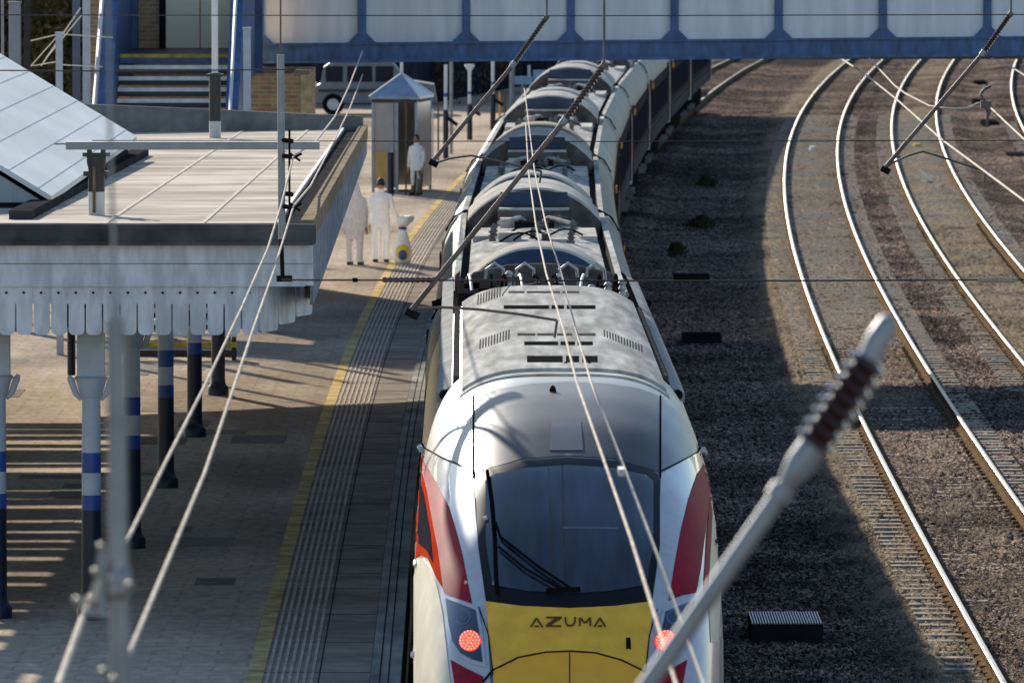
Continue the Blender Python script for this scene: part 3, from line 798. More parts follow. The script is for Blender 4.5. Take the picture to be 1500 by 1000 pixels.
b = MB(); b.box((-.52, 18.9, 3.18), (.52, 19.58, 3.52)); b.box((-.50, 18.95, 3.52), (.50, 19.5, 3.545), 1)
b.build('hood_step', [M['hooddark'], M['hood']], coach, local=True)
b = MB(); b.box((-.48, 19.55, 3.56), (.48, 19.62, 3.76)); b.build('hood_reflection_panel', M['hoodblue'], coach, local=True)  # panel for the bluish reflection above the step, put into its colour
b = MB()
for sx in (-1, 1):
    b.box((sx*.74-.12, 15.5, 3.22), (sx*.74+.12, 18.3, 3.30)); b.tube([(sx*.5, 17.5, 3.4), (sx*.2, 18.2, 3.45), (sx*.1, 18.6, 3.35)], .03, 6)
b.box((-.28, 17.8, 3.3), (.28, 18.5, 3.40), 1)
b.build('mid_roof_gear', [M['hood'], M['vent']], coach, local=True)
gear(coach, lambda x, d, z: Vector((x, d+12.5, z)), 10, .6, 6.2, 5)
for yy in (.05, CL-.32):
    # rim round the end of the body: sunlit edges put into its pale colour
    for sx in (-1, 1):
        b = MB()
        H8 = [(1.37,.9),(1.38,1.6),(1.375,2.4),(1.36,2.64),(1.32,2.86),(1.24,3.045),(1.14,3.18)]
        inner = [(x-.07, z-.02) for x, z in H8]
        b.loft([[(sx*x, y, z) for x, z in H8] + [(sx*x, y, z) for x, z in inner[::-1]] for y in (yy, yy+.27)])
        b.build('sunlit_end_rim', M['hood'], coach, local=True)
b = MB(); b.box((-1.12, -.28, .9), (1.12, .30, 2.9)); b.build('gangway_bellows', M['rubber'], coach, local=True)
for sx in (-1, 1):
    for dy, nm in ((1.4, 'door'), (CL-2.4, 'door')):
        dd = MB().box((sx*1.365-.012, dy, 1.05), (sx*1.365+.012, dy+.95, 2.72)).build('door', M['coachdoor'], coach, local=True)
        MB().box((sx*1.38-.006, dy+.2, 1.75), (sx*1.38+.006, dy+.75, 2.45)).build('door_window', M['windowband'], coach, local=True)
    for k in range(9):
        y = 3.2 + k*2.12
        MB().box((sx*1.362-.010, y, 1.62), (sx*1.362+.010, y+1.65, 2.34)).build('window', M['windowband'], coach, local=True)
    MB().box((sx*1.385-.02, 3.0, 2.46), (sx*1.385+.02, 3.22, 2.60)).build('amber_light', M['amber'], coach, local=True)
    b = MB(); b.box((sx*1.365-.008, .4, 1.40), (sx*1.365+.008, CL-.4, 1.46)); b.build('side_stripe', M['sidegrey'], coach, local=True)
b = MB(); b.box((-1.1, 6, .28), (1.1, 19, .5)); b.box((-1.2, 8, .3), (1.2, 12, .8)); b.box((-1.2, 13, .3), (1.2, 17.5, .8)); b.build('underframe', M['under'], coach, local=True)
for sx in (-1, 1):
    b = MB()
    b.tube([(sx*.80, -.25, 3.2), (sx*1.0, 0, 3.27), (sx*1.18, .1, 3.16), (sx*1.30, .1, 2.95)], .016, 6)
    b.build('jumper_cable', M['rubber'], coach, local=True, smooth=60)
bogie(coach, 4.2); bogie(coach, CL-4.2)
T0 = org(train)
gy = 70 + 32.3
kid = {coach: children(coach)}
for i in range(8):
    o = coach if i == 0 else copy_tree(coach, train)
    y0 = gy + i*CL; x0_ = xt(y0); x1_ = xt(y0+CL)
    o.location = Vector((x0_, y0, 0)) - T0; o.rotation_euler = (0, 0, -math.atan((x1_-x0_)/CL))
b = MB(); 
for dd_ in (6, 27): 
    q = lead(0, dd_, 0); b.box((q.x-1.1, q.y-1.5, .2), (q.x+1.1, q.y+1.5, .6))
b.build('leading_bogies', M['under'], train)

# ---------------------------------------------------------------- canopy on the left
CXR = -1.97
can = empty('platform_canopy', (-4.2, 84, PZ), 'old platform canopy with scalloped white valance, felt roof and banded iron columns', 'canopy')
def czt(D): return 4.85 - (D-83.7)*.35/40
CN, CF, CLx = 83.7, 124.0, -7.9
def cx0(D): return CXR - (D-84)*.005
def cfar(x): return 126.5 + (x+5)*.8
b = MB(); xs_ = np.linspace(CLx, CXR-.33, 8)
rings = []
for x in xs_:
    far = cfar(x); ds_ = [CN+.25, 95, 105, 115, far]
    xx = lambda D: x + (cx0(D)-CXR)*(x-CLx)/(CXR-.33-CLx)
    rings.append([(xx(D), D, czt(D)) for D in ds_] + [(xx(D), D, czt(D)-.10) for D in ds_[::-1]])
b.loft(rings); roof = b.build('roof', M['roofsheet'], can)
x = CXR - 1.12
while x > -5.0:
    b = MB(); b.loft([[(x, D, czt(D)-.02), (x+.06, D, czt(D)-.02), (x+.05, D, czt(D)+.010), (x+.01, D, czt(D)+.010)] for D in (CN+.26, 95, 105, 115, cfar(x)-.2)])
    b.build('roof_seam', M['seam'], roof); x -= .96
# front gutter and parapet
b = MB(); b.box((CLx, CN-.12, 4.675), (CXR+.04, CN+.24, 4.865)); b.box((CLx, CN-.17, 4.665), (CXR-.02, CN-.12, 4.70)); b.build('front_gutter', M['frontgutter'], can)
EF = cfar(CXR)
def edge_strip(a, c, z0, z1, m, nm):
    b = MB(); b.loft([[(cx0(D)+a, D, czt(D)+z0), (cx0(D)+c, D, czt(D)+z0), (cx0(D)+c, D, czt(D)+z1), (cx0(D)+a, D, czt(D)+z1)] for D in (CN+.24, 100, 115, EF)])
    return b.build(nm, m, can)
edge_strip(-.325, -.11, -.14, -.03, M['gutter'], 'side_gutter')
edge_strip(-.365, -.33, -.05, .03, M['white'], 'roof_edge_trim')
edge_strip(-.11, .015, -.15, .05, M['timber'], 'side_coping')
# fascia boards
b = MB()
b.box((CLx, CN-.08, 4.485), (CXR+.02, CN-.04, 4.66)); b.box((CLx, CN-.06, 4.265), (CXR+.02, CN-.02, 4.478)); b.box((CLx, CN-.09, 4.258), (CXR-.06, CN-.06, 4.275))
b.build('fascia', M['fascia'], can)
def valance_board(b, p, q, ztop, zbot, t=.03):
    p = Vector(p); q = Vector(q); u = (q-p); l = u.length; u.normalize(); n = Vector((u.y, -u.x, 0))
    r = .05; pts = [(0, ztop)]; 
    pts.append((0, zbot+r))
    for k in range(5): a = math.pi + math.pi/2*k/4; pts.append((r + r*math.cos(a), zbot + r + r*math.sin(a)))
    for k in range(5): a = 1.5*math.pi + math.pi/2*k/4; pts.append((l-r + r*math.cos(a), zbot + r + r*math.sin(a)))
    pts.append((l, ztop))
    f = [Vector((p.x+u.x*s, p.y+u.y*s, z)) for s, z in pts]; g = [v + n*t for v in f]
    k = len(f); b.add(f+g, [list(range(k)), list(range(k, 2*k))[::-1]] + [[i, (i+1)%k, k+(i+1)%k, k+i] for i in range(k)])
bw_ = .1705; gap = .014
vb = MB(); dots = MB(); x = CXR - .52
vb.box((CLx, CN-.057, 4.085), (x, CN-.03, 4.262))
slotb = MB()
n_b = 0
while x - bw_ > CLx:
    valance_board(vb, (x-bw_+gap, CN-.03, 0), (x-gap*.2, CN-.03, 0), 4.262, 3.78)
    MB().tube([(x-bw_/2, CN-.068, 4.195), (x-bw_/2, CN-.05, 4.195)], .013, 8).build('valance_stud', M['vent'], can)
    x -= bw_; n_b += 1
# chamfered corner
cp = [Vector((CXR-.52, CN-.03, 0)), Vector((CXR-.05, CN+1.6, 0))]
nb = 3
for k in range(nb):
    a = cp[0].lerp(cp[1], k/nb); c = cp[0].lerp(cp[1], (k+.96)/nb); valance_board(vb, a, c, 4.262, 3.80+.05*k)
vb.build('valance', M['fascia'], can, smooth=35)

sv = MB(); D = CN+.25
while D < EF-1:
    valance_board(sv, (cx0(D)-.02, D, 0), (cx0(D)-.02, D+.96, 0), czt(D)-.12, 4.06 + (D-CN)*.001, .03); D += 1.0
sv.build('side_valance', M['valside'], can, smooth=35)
b = MB(); b.box((CLx, CN+.0, 4.27), (CXR-.5, CN+.06, 4.62))
D = CN+1.2
while D < 120: b.box((CLx, D, 4.22), (CXR-.35, D+.09, czt(D)-.10)); D += 4.6
for xx in (-7.7, -6.5, -4.2): b.box((xx-.06, CN+.3, 4.02), (xx+.06, 120, 4.20))
b.build('ceiling_beams', M['gutter'], can)
def column(x, D, r=.095, first=False):
    b = MB()
    b.lathe((x, D, PZ), [(.15,0),(.15,.10),(.125,.14),(r+.01,.17),(r+.006,.22)], 20, 1)
    b.lathe((x, D, PZ), [(r+.004,.2),(r+.002,1.09)], 20, 1)
    b.lathe((x, D, PZ), [(r+.002,1.09),(r+.001,1.24)], 20, 2)
    b.lathe((x, D, PZ), [(r,1.24),(r,1.46)], 20, 0)
    b.lathe((x, D, PZ), [(r+.001,1.46),(r+.001,1.66)], 20, 2)
    b.lathe((x, D, PZ), [(r,1.66),(r-.004,2.22)], 20, 0)
    c = b.build('column', [M['palecol'], M['navy'], M['midblue']], can, smooth=40)
    b = MB(); b.lathe((x, D, PZ), [(r-.004,2.2),(r+.02,2.24),(r+.05,2.36),(r+.075,2.40),(r+.05,2.42)], 20)
    b.box((x-.135, D-.09, PZ+2.42), (x+.135, D+.09, 4.2))
    for sx in (-1, 1):
        P = [(x+sx*.1, D, PZ+2.18), (x+sx*.15, D, PZ+2.24), (x+sx*.20, D, PZ+2.38), (x+sx*.22, D, PZ+2.42)]
        b.tube(P, [.015, .03, .035, .02], 8)
    b.build('capital', M['palecol'], c, smooth=40)
    b = MB(); b.tube([(x-.2, D+.1, PZ+2.42), (x-.2, D+.1, 4.2)], .04, 8); b.box((x-.34, D+.02, PZ+2.9), (x-.15, D+.16, 4.2)); b.build('downpipe', M['navy'], c)
for D in (84.4, 93.4, 102.6, 111.9, 120.9): column(-4.17, D)
column(-5.12, 84.6)
b = MB()
for (x, D) in ((-4.9, 100), (-4.6, 108)): b.tube([(x, D, 4.2), (x, D, 3.7)], .02, 6); b.box((x-.10, D-.05, 3.28), (x+.10, D+.25, 3.72))
b.build('hanging_speaker', M['black'], can)
# dark gutter beside the lantern roof
b = MB(); P = [(-4.93, 85.6), (-4.92, 97), (-4.88, 112)]
b.loft([[(x-.12, D, czt(D)-.01), (x+.11, D, czt(D)-.01), (x+.11, D, czt(D)+.09), (x-.12, D, czt(D)+.09)] for x, D in P]); b.build('valley_gutter', M['gutter'], can)
# lantern roof
ln = empty('lantern_roof', (-6.5, 98, 4.75), 'pale metal pitched lantern roof standing on top of the platform canopy', 'roof')
xe, ze, xr, zr = -4.82, 4.93, -7.6, 6.62
N_, Fr = 89.3, 109.6
b = MB(); b.loft([[(xe, D, ze), (xr, D, zr), (xr-.35, D, ze), (xr-.33, D, ze-.06), (xr, D, zr-.06), (xe, D, ze-.06)] for D in (N_, 95, 102, Fr)])
rf = b.build('roof_sheet', M['metalroof'], ln)
b = MB()
for k in range(9):
    t = k/9+.05; b.loft([[(xe+(xr-xe)*t, D, ze+(zr-ze)*t-.01), (xe+(xr-xe)*(t+.006), D, ze+(zr-ze)*(t+.006)-.01), (xe+(xr-xe)*(t+.006), D, ze+(zr-ze)*(t+.006)+.005), (xe+(xr-xe)*t, D, ze+(zr-ze)*t+.005)] for D in (N_+.02, Fr-.02)])
b.build('standing_seam', M['metalroof'], rf)
b = MB(); b.add([(xe-.08, N_+.06, ze-.07), (xr, N_+.06, zr-.1), (xr-.3, N_+.06, ze-.07), (xe-.08, N_+.16, ze-.07), (xr, N_+.16, zr-.1), (xr-.3, N_+.16, ze-.07)], [(0,2,1),(3,4,5),(0,1,4,3),(1,2,5,4),(2,0,3,5)])
for k in range(1, 9): b.box((xe-.08-k*.32, N_+.05, ze-.06), (xe-.06-k*.32, N_+.07, ze-.07+k*.19))
b.build('gable_end', mat('grey_gable_sheet', (.30, .34, .38), .5, var=.08), ln)
b = MB(); b.box((xr-.25, N_+.2, 4.5), (xe-.10, Fr-.2, ze-.08)); b.build('upstand', M['gutter'], ln)
# unseen slatted roof bay, slats spaced and widened to bar light on the platform
gb = empty('unseen_slat_bay', (-12, 84, PZ), 'unseen slats and posts left of the canopy, shaped to bar the light', 'roof')
b = MB(); D = 84.0
while D < 126: b.bar((-15.5, D+random.uniform(-.25, .25), 4.79), (-8.0, D+random.uniform(-.25, .25), 4.79), random.choice((.55, .7, .85, 1.1)), .07); D += random.uniform(.95, 1.45)
for xx in (-15.5, -12.5, -8.2): b.box((xx, 84, 4.6), (xx+.14, 127, 4.74))
b.bar((-9.7, 84, 4.9), (-15, 118, 4.9), .3, .05)
b.build('shade_slats', M['gutter'], gb)
for D in (84.5, 97, 110, 121): MB().tube([(-15.4, D, PZ), (-15.4, D, 4.6)], .09, 10).build('post', M['palecol'], gb)

# posts rising above the canopy
def roof_post(px, base_y, D, top_z, label, white_to=None):
    x = (px-750)/F*D; z0 = czt(min(D, CF))-.02
    r = empty('lamp_post', (x, D, z0), label, 'post')
    s_ = D/F
    b = MB(); b.tube([(x, D, z0), (x, D, z0+.26)], .085, 12); b.build('collar', M['axle'], r, smooth=40)
    if white_to:
        b = MB(); b.tube([(x, D, z0+.26), (x, D, z0+.95)], .085, 12); b.box((x-.12, D-.1, z0+.9), (x+.12, D+.1, z0+.94)); b.build('lower_shaft', M['black'], r, smooth=40)
        MB().tube([(x, D, z0+.95), (x, D, white_to)], .045, 12).build('upper_shaft', M['white'], r, smooth=40)
    else:
        b = MB(); b.tube([(x, D, z0+.26), (x, D, z0+.5), (x, D, z0+.56), (x, D, top_z-.10)], [.085, .085, .10, .10], 12)
        for sx in (-1, 1): b.box((x+sx*.07-.025, D-.03, top_z-.12), (x+sx*.07+.025, D+.03, top_z))
        b.box((x-.14, D-.04, top_z-.10), (x+.14, D+.04, top_z-.06)); b.box((x-.13, D-.06, z0+.42), (x+.13, D+.06, z0+.47))
        b.build('lower_shaft', M['black'], r, smooth=40)
        MB().box((x-.035, D-.104, z0+.05), (x-.005, D-.098, top_z-.2)).build('conduit', M['rust'], r)
roof_post(141, 325, 87.0, 5.52, 'short black post stub with forked head standing on the canopy roof beside the lantern roof')
roof_post(315, 203, 122.5, 0, 'white and black banded lamp post rising in front of the blue stairs', 7.2)

# low parapet wall behind the canopy
Wd = CF+.6; b = MB()
b.loft([[(x, cfar(x)+.05, 3.9), (x, cfar(x)+.35, 3.9), (x, cfar(x)+.35, zt_), (x, cfar(x)+.05, zt_)] for x, zt_ in ((-8.6, 5.06), (-5, 4.83), (-2.25, 4.64))])
tag(b.build('parapet_wall', M['concrete'], origin=(-6, Wd, 3.9)), 'grey stained parapet wall behind the far end of the canopy roof', 'wall')

# ---------------------------------------------------------------- footbridge
BD = 152.8
fb = empty('footbridge', (0, BD, PZ), 'blue steel footbridge with pale panels spanning the platform and all tracks', 'footbridge')
def bx(px): return (px-750)/F*BD
def btz(x): return (x+5)*.0096      # gentle fall towards the left
def bridge_side(y, main):
    x0, x1 = bx(368), bx(2450)
    zb = 4.93
    b = MB()
    b.loft([[(x, y, zb+btz(x)), (x, y+.16, zb+btz(x)), (x, y+.16, zb+.30+btz(x)), (x, y, zb+.30+btz(x))] for x in (x0, 0, x1)])
    b.loft([[(x, y-.07, zb-.03+btz(x)), (x, y+.2, zb-.03+btz(x)), (x, y+.2, zb+.02+btz(x)), (x, y-.07, zb+.02+btz(x))] for x in (x0, 0, x1)])
    b.loft([[(x, y-.05, zb+.29+btz(x)), (x, y+.2, zb+.29+btz(x)), (x, y+.2, zb+.33+btz(x)), (x, y-.05, zb+.33+btz(x))] for x in (x0, 0, x1)])
    b.loft([[(x, y-.05, zb+2.9+btz(x)), (x, y+.2, zb+2.9+btz(x)), (x, y+.2, zb+3.1+btz(x)), (x, y-.05, zb+3.1+btz(x))] for x in (x0, 0, x1)])
    b.build('girder', M['blue'], fb)
    xs = [377, 530.5, 683, 836, 988, 1140.5, 1293, 1446] + [1446+152.4*k for k in range(1, 7)]
    for i, p in enumerate(xs):
        x = bx(p); z = zb+btz(x)
        b = MB(); wv = .075 if i else .12
        b.box((x-wv, y-.02, z+.33), (x+wv, y+.10, z+2.9))
        for sx in (-1, 1):
            f = [(x+sx*wv, y-.03, z+.33), (x+sx*(wv+.17), y-.03, z+.33), (x+sx*(wv+.10), y-.03, z+.40), (x+sx*wv, y-.03, z+.50)]
            g = [(a_, y+.04, c_) for a_, _, c_ in f]
            b.add(f+g, [(0,1,2,3),(7,6,5,4),(0,4,5,1),(1,5,6,2),(2,6,7,3),(3,7,4,0)])
        b.build('stanchion', M['blue'], fb)
        if i < len(xs)-1:
            xn = bx(xs[i+1]); 
            MB().box((x+wv, y+.05, z+.332), (xn-.075, y+.08, z+2.9)).build('panel', M['panel'], fb)
bridge_side(BD, True)
bridge_side(BD+2.3, False)
b = MB(); b.box((bx(368), BD+.17, 4.98), (bx(2450), BD+2.28, 5.10)); b.build('deck', M['concrete'], fb)
# stairs facing the camera
b = MB(); b.box((bx(368), BD-.15, 8.12), (bx(2450), BD+2.6, 8.22)); b.build('roof', M['gutter'], fb)  # unseen bridge roof, added at this height for its cast shadow
st = empty('staircase', (-5.9, 134, PZ), 'blue stairs with white nosings leading down from the footbridge', 'staircase')
Dt, Zt = 142.0, 5.30
xl, xr_ = (176-750)/F*Dt, (338-750)/F*Dt
tr, ri = .285, .178
for k in range(24):
    D = Dt - k*tr; z = Zt - k*ri
    if z < PZ+.1: break
    s_ = MB().box((xl, D, z-ri+.03), (xr_, D+.03, z-.002)).build('step', M['navy'] if k else M['blue'], st)
    if k == 0: s_['label'] = 'top step with worn yellow edge'
    MB().box((xl, D-.02, z-.066 if k else z-.06), (xr_, D+.05, z+.0)).build('nosing', M['nosing'] if k else M['yellowstep'], s_)
    MB().box((xl, D+.05, z-.04), (xr_, D+tr+.0, z-.006)).build('tread', M['navy'], s_)
for (x0, x1, nm) in ((xl-.24, xl-.01, 'stringer'), (xr_+.01, xr_+.22, 'stringer')):
    f = [(Dt+1, Zt+1.9), (Dt+1, Zt-.5), (Dt-18*tr, Zt-18*ri-.5), (Dt-18*tr, Zt-18*ri+1.0), (Dt, Zt+1.0)]
    f = [(Dt+6, Zt+1.35), (Dt+6, Zt-.5), (Dt, Zt-.5), (Dt-24*tr, PZ), (Dt-24*tr, PZ+.95), (Dt, Zt+1.1)]
    b = MB(); b.add([(x0, y, z) for y, z in f] + [(x1, y, z) for y, z in f], [list(range(6))[::-1], list(range(6, 12))] + [[i, (i+1)%6, 6+(i+1)%6, 6+i] for i in range(6)])
    b.build(nm, M['blue'], st)
b = MB()
b.tube([(xl-.30, Dt-24*tr, PZ+1.1), (xl-.27, Dt, Zt+1.25), (xl-.14, Dt+4, Zt+1.4)], .035, 8)
b.tube([(xr_+.08, Dt-24*tr, PZ+1.1), (xr_+.10, Dt, Zt+1.2), (xr_+.2, Dt+4, Zt+1.35)], .03, 8)
b.build('handrail', M['white'], st, smooth=40)
b = MB(); b.box((xl, Dt+.31, Zt-.10), (xr_, Dt+6.5, Zt-.002)); b.build('landing', M['navy'], st)
def vpost(name, px, y0, y1, D, wpx, m, label, cat='post', group=None, to_ground=True):
    x = (px-750)/F*D; zt_ = pd(px, y0, D).z; zb_ = PZ if to_ground else pd(px, y1, D).z
    w_ = wpx*D/F/2
    b = MB(); b.box((x-w_, D-w_, zb_), (x+w_, D+w_, zt_)); b.box((x-w_*1.15, D-w_*1.15, zt_), (x+w_*1.15, D+w_*1.15, zt_+.03))
    return tag(b.build(name, m, origin=(x, D, zb_)), label, cat, group)
vpost('newel_post', 362, 43, 163, 139.0, 11, M['palecol'], 'pale square post at the right foot rail of the blue stairs')
vpost('fence_post', 87, 50, 130, 131.0, 10, M['palecol'], 'short pale post left of the brick wall holding thin rails')
vpost('support_column', 127, -60, 150, 140.0, 11, M['palecol'], 'tall pale column against the left edge of the brick tower')
vpost('support_column', 112, -60, 150, 142.0, 11, mat('slate_column_paint', (.10, .13, .18), .6), 'tall slate grey column just left of the pale one by the brick tower')
vpost('support_column', 22, 5, 95, 138.0, 17, mat('grey_column_paint', (.24, .26, .30), .6), 'stout grey column in front of the trees at top left')
vpost('support_column', 40, -60, 100, 140.0, 9, M['gutter'], 'dark thin column right of the stout grey one at top left')
vpost('support_column', 4, -60, 80, 139.0, 4, M['galv'], 'thin grey pole at the top left corner')
b = MB()
for (p, q) in (((45,60),(87,50)), ((87,50),(165,55)), ((87,50),(45,97)), ((87,95),(150,98)), ((45,97),(87,90)), ((60,97),(118,12)), ((72,80),(120,22))):
    b.tube([pd(p[0], p[1], 131.2), pd(q[0], q[1], 131.4)], .012 if q[1] < 90 else .010, 6)
tag(b.build('stay_wires', M['wire'], origin=pd(87, 60, 131.2)), 'thin rails and stays around the short pale post at top left', 'wires')
# brick stair tower
tw = empty('brick_tower', (-6, 147, PZ), 'buff brick stair tower with cream double door behind the blue stairs', 'tower')
TD = 147.0
def tx(px, D=TD): return (px-750)/F*D
b = MB()
b.box((tx(128), TD, PZ), (tx(236), TD+.3, 7.7))                    # left wall with pier
b.box((tx(342), TD, PZ), (tx(452), TD+.3, 4.86)); b.box((tx(342), TD, 4.86), (tx(366), TD+.3, 7.7))
b.box((tx(236), TD, 6.9), (tx(342), TD+.3, 7.7)); b.box((tx(236), TD, PZ), (tx(342), TD+.3, 5.15))
b.box((tx(128), TD+.3, PZ), (tx(128)+.3, TD+5.2, 7.7)); b.box((tx(452)-.3, TD+.3, PZ), (tx(452), TD+5.2, 4.86)); b.box((tx(128)+.3, TD+5, PZ), (tx(452)-.3, TD+5.2, 4.86))
b.box((tx(128)+.3, TD+5, 4.86), (tx(366), TD+5.2, 7.7))
b.build('wall', M['brick'], tw)
MB().box((tx(440), TD-.03, PZ), (tx(456), TD-.002, 4.84)).build('lit_corner_strip', mat('sunlit_buff_corner', (.55, .42, .24), .9, var=.2, scale=8), tw)  # pale strip: sunlight on the brick corner put into the colour
fr = MB(); fr.box((tx(234), TD-.08, 5.16), (tx(243), TD-.004, 6.9)); fr.box((tx(338), TD-.08, 5.16), (tx(344), TD-.004, 6.9)); fr.box((tx(243), TD-.07, 5.16), (tx(338), TD-.004, 5.30)); f_ = fr.build('door_frame', M['vent'], tw)
for (p, q) in ((243.5, 292.5), (294.5, 337.5)):
    MB().box((tx(p), TD-.03, 5.30), (tx(q), TD-.006, 6.9)).build('door_leaf', M['door'], tw)
b = MB(); b.box((tx(120), TD-.3, 7.7), (tx(372), TD+5.4, 7.85)); b.build('roof', M['gutter'], tw)
b = MB(); b.box((tx(176), TD-.5, 5.2), (tx(203), TD-.02, 7.7)); b.build('corner_panel', M['blue'], tw)
vpost('bridge_column', 377, -40, 60, 150.5, 16, M['blue'], 'blue square column where the stairs meet the footbridge')

# ---------------------------------------------------------------- overhead line equipment
def catenary_arm(name, D, top, joint, bottom, reg, rod_top, r, label, insul_dark=True):
    root = empty(name, pd(top[0], rod_top, D), label, 'cantilever', 'overhead line cantilevers')
    T, J, Bm = pd(*top, D), pd(*joint, D), pd(*bottom, D)
    MB().tube([pd(top[0], rod_top, D), T], r*.45, 8).build('hanger_rod', M['galvdark'], root, smooth=50)
    b = MB(); n = 15; P = []; R = []
    for i in range(n*2+1):
        t = i/(n*2); P.append(T.lerp(J, .05+.9*t)); R.append(r*(1.5 if i % 2 else .95))
    b.tube(P, R, 10); b.build('insulator', M['porcelain'], root, smooth=60)
    MB().tube([T.lerp(J, -.03), T.lerp(J, .06)], r*1.3, 10).build('end_fitting', M['galvdark'], root, smooth=50); b = MB(); b.tube([T.lerp(J, .94), T.lerp(J, 1.06)], r*1.45, 10); b.build('end_fitting', M['galv'], root, smooth=50)
    MB().tube([J, Bm], r, 10).build('tube', M['galvdark'], root, smooth=50)
    b = MB(); b.tube([pd(*p, D) for p in reg], r*.5, 8); b.tube([pd(*bottom, D), pd(*reg[0], D)], r*.7, 8)
    q = pd(*reg[-1], D); b.tube([q, q+Vector((-.02, 0, -.14))], r*.5, 8); b.build('registration_arm', M['galvdark'], root, smooth=60)
    MB().tube([Bm+Vector((-.04,0,0)), Bm+Vector((.06,0,-.05))], r*1.5, 8).build('clamp', M['vent'], root, smooth=50)
    return root
catenary_arm('overhead_cantilever', 68, (885,95), (826,178), (602,455), [(612,452),(650,450),(700,453),(760,460),(816,469)], -140, .022, 'brown diagonal cantilever arm crossing low over the roof of the leading car')
catenary_arm('overhead_cantilever', 103, (801,25), (752,95), (634,236), [(634,240),(660,232),(690,228),(725,235),(793,251)], -140, .026, 'grey diagonal cantilever arm above the far platform beside the glass shelter')
catenary_arm('overhead_cantilever', 103, (1481,20), (1440,78), (1296,246), [(1305,240),(1330,228),(1352,222),(1385,232),(1444,251)], -140, .026, 'diagonal cantilever arm at the right, over the second curving track')
def wire(name, pts, r, m, label, cat='wire', group=None, n=8):
    b = MB(); P = []
    for i in range(len(pts)): P.append(Vector(pts[i]))
    b.tube(P, r, n)
    return tag(b.build(name, m, origin=P[0], smooth=60), label, cat, group)
def zw(pts, z0, z1=None):
    z1 = z0 if z1 is None else z1
    return [pz(x, y, z0 + (z1-z0)*i/(len(pts)-1)) for i, (x, y) in enumerate(pts)]
G = 'overhead wires above the train'
wire('contact_wire', zw([(1050,1040),(1030,1000),(958,800),(905,660),(866,560),(843,480),(822,400),(800,330),(783,250),(772,160),(768,130)], 4.80), .0082, M['wire'], 'right hand of the two cream wires running over the train', 'wire', G)
wire('catenary_wire', zw([(1008,1040),(990,1000),(925,790),(880,660),(845,560),(825,480),(800,400),(785,330),(774,250),(770,180)], 4.98), .0082, M['wire'], 'left hand of the two cream wires running over the train', 'wire', G)
b = MB(); p = pz(910, 690, 4.9); b.box((p.x-.018, p.y-.12, p.z-.02), (p.x+.018, p.y+.12, p.z+.02)); tag(b.build('wire_clamp', M['axle'], origin=p), 'small grey clamp on the right wire above the windscreen', 'clamp')
G2 = 'overhead wires above the platform'
wire('feeder_wire', [pd(85,1004,30), pd(110,935,31.5), pd(133,872,33)], .0145, M['wire'], 'short cream wire end at the lower left corner below the clamp', 'wire', G2)
wire('feeder_wire', [pd(186,792,37), pd(245,672,44), pd(300,565,52), pd(352,455,62), pd(392,365,70), pd(412,300,76), pd(430,228,80)], .0095, M['wire'], 'upper cream wire slanting down across the canopy to the foreground pole', 'wire', G2)
wire('feeder_wire', [pd(190,955,30), pd(250,812,36), pd(300,692,43), pd(345,560,52), pd(375,470,60), pd(400,400,68), pd(430,302,80)], .0095, M['wire'], 'lower cream wire slanting down across the canopy to the foreground pole', 'wire', G2)
wire('feeder_wire', [pd(430,228,80), pd(462,208,92), pd(490,172,112), pd(512,125,130), pd(531,75,150)], .011, M['wire'], 'upper cream wire curving away from the drop tube to the footbridge', 'wire', G2)
wire('feeder_wire', [pd(430,302,80), pd(455,272,92), pd(490,205,112), pd(512,160,130), pd(531,110,148)], .011, M['wire'], 'lower cream wire curving away from the drop tube to the footbridge', 'wire', G2)
G3 = 'overhead wires above the right hand tracks'
wire('contact_wire', zw([(1222,80),(1265,107),(1315,147),(1380,205),(1445,253),(1500,294),(1560,338)], 4.8), .014, M['wire'], 'long cream wire crossing both curving tracks at the right', 'wire', G3)
wire('catenary_wire', zw([(1268,80),(1310,125),(1326,137),(1361,155),(1380,158),(1400,159),(1418,158),(1432,151),(1444,151),(1470,176),(1500,204),(1560,256)], 5.0), .013, M['wire'], 'kinked cream wire bending over the black fitting at the right', 'wire', G3)
wire('catenary_wire', zw([(1445,82),(1481,98),(1500,110),(1560,146)], 5.0), .013, M['wire'], 'short cream wire in the top right corner', 'wire', G3)
b = MB()
for pts in ([(1436,138),(1442,131),(1452,126)], [(1436,138),(1445,152),(1451,165)], [(1440,150),(1447,165),(1446,184)], [(1445,150),(1449,170)]):
    b.tube([pd(x, y, 118) for x, y in pts], .022, 6)
b.box(tuple(pd(1436, 158, 118)+Vector((0,-.05,0))), tuple(pd(1452, 148, 118)+Vector((0,.05,0))))
tag(b.build('wire_tensioner', M['galvdark'], origin=pd(1443,150,118)), 'small black fitting with dangling arm on the kinked wire at right', 'fitting')
# cross-span wires
def span(D, y, x0, x1, r, label, ins=()):
    root = empty('span_wire', pd(x0, y, D), label, 'wire', 'cross-span wires')
    MB().tube([pd(x0, y, D), pd((x0+x1)/2, y+1.5, D), pd(x1, y-1, D)], r, 6).build('cable', M['wiredark'], root, smooth=60)
    for (a, c) in ins:
        P = []; R = []
        for i in range(21): P.append(pd(a+(c-a)*i/20, y, D)); R.append(r*(3.2 if i % 2 else 2.0))
        MB().tube(P, R, 10).build('insulator', M['sleeper'] if a > 1000 else M['porcelain'], root, smooth=60)
span(68, 410, 413, 1700, .008, 'thin cross-span wire in front of the canopy and over the leading car', ((516, 524), (560, 640), (1432, 1490)))
span(103, 206, 90, 1700, .007, 'thin cross-span wire with a pale insulator above the first curving track', ((1172, 1214),))
span(103, 22, -60, 1700, .007, 'thin cross-span wire in front of the bridge panels')
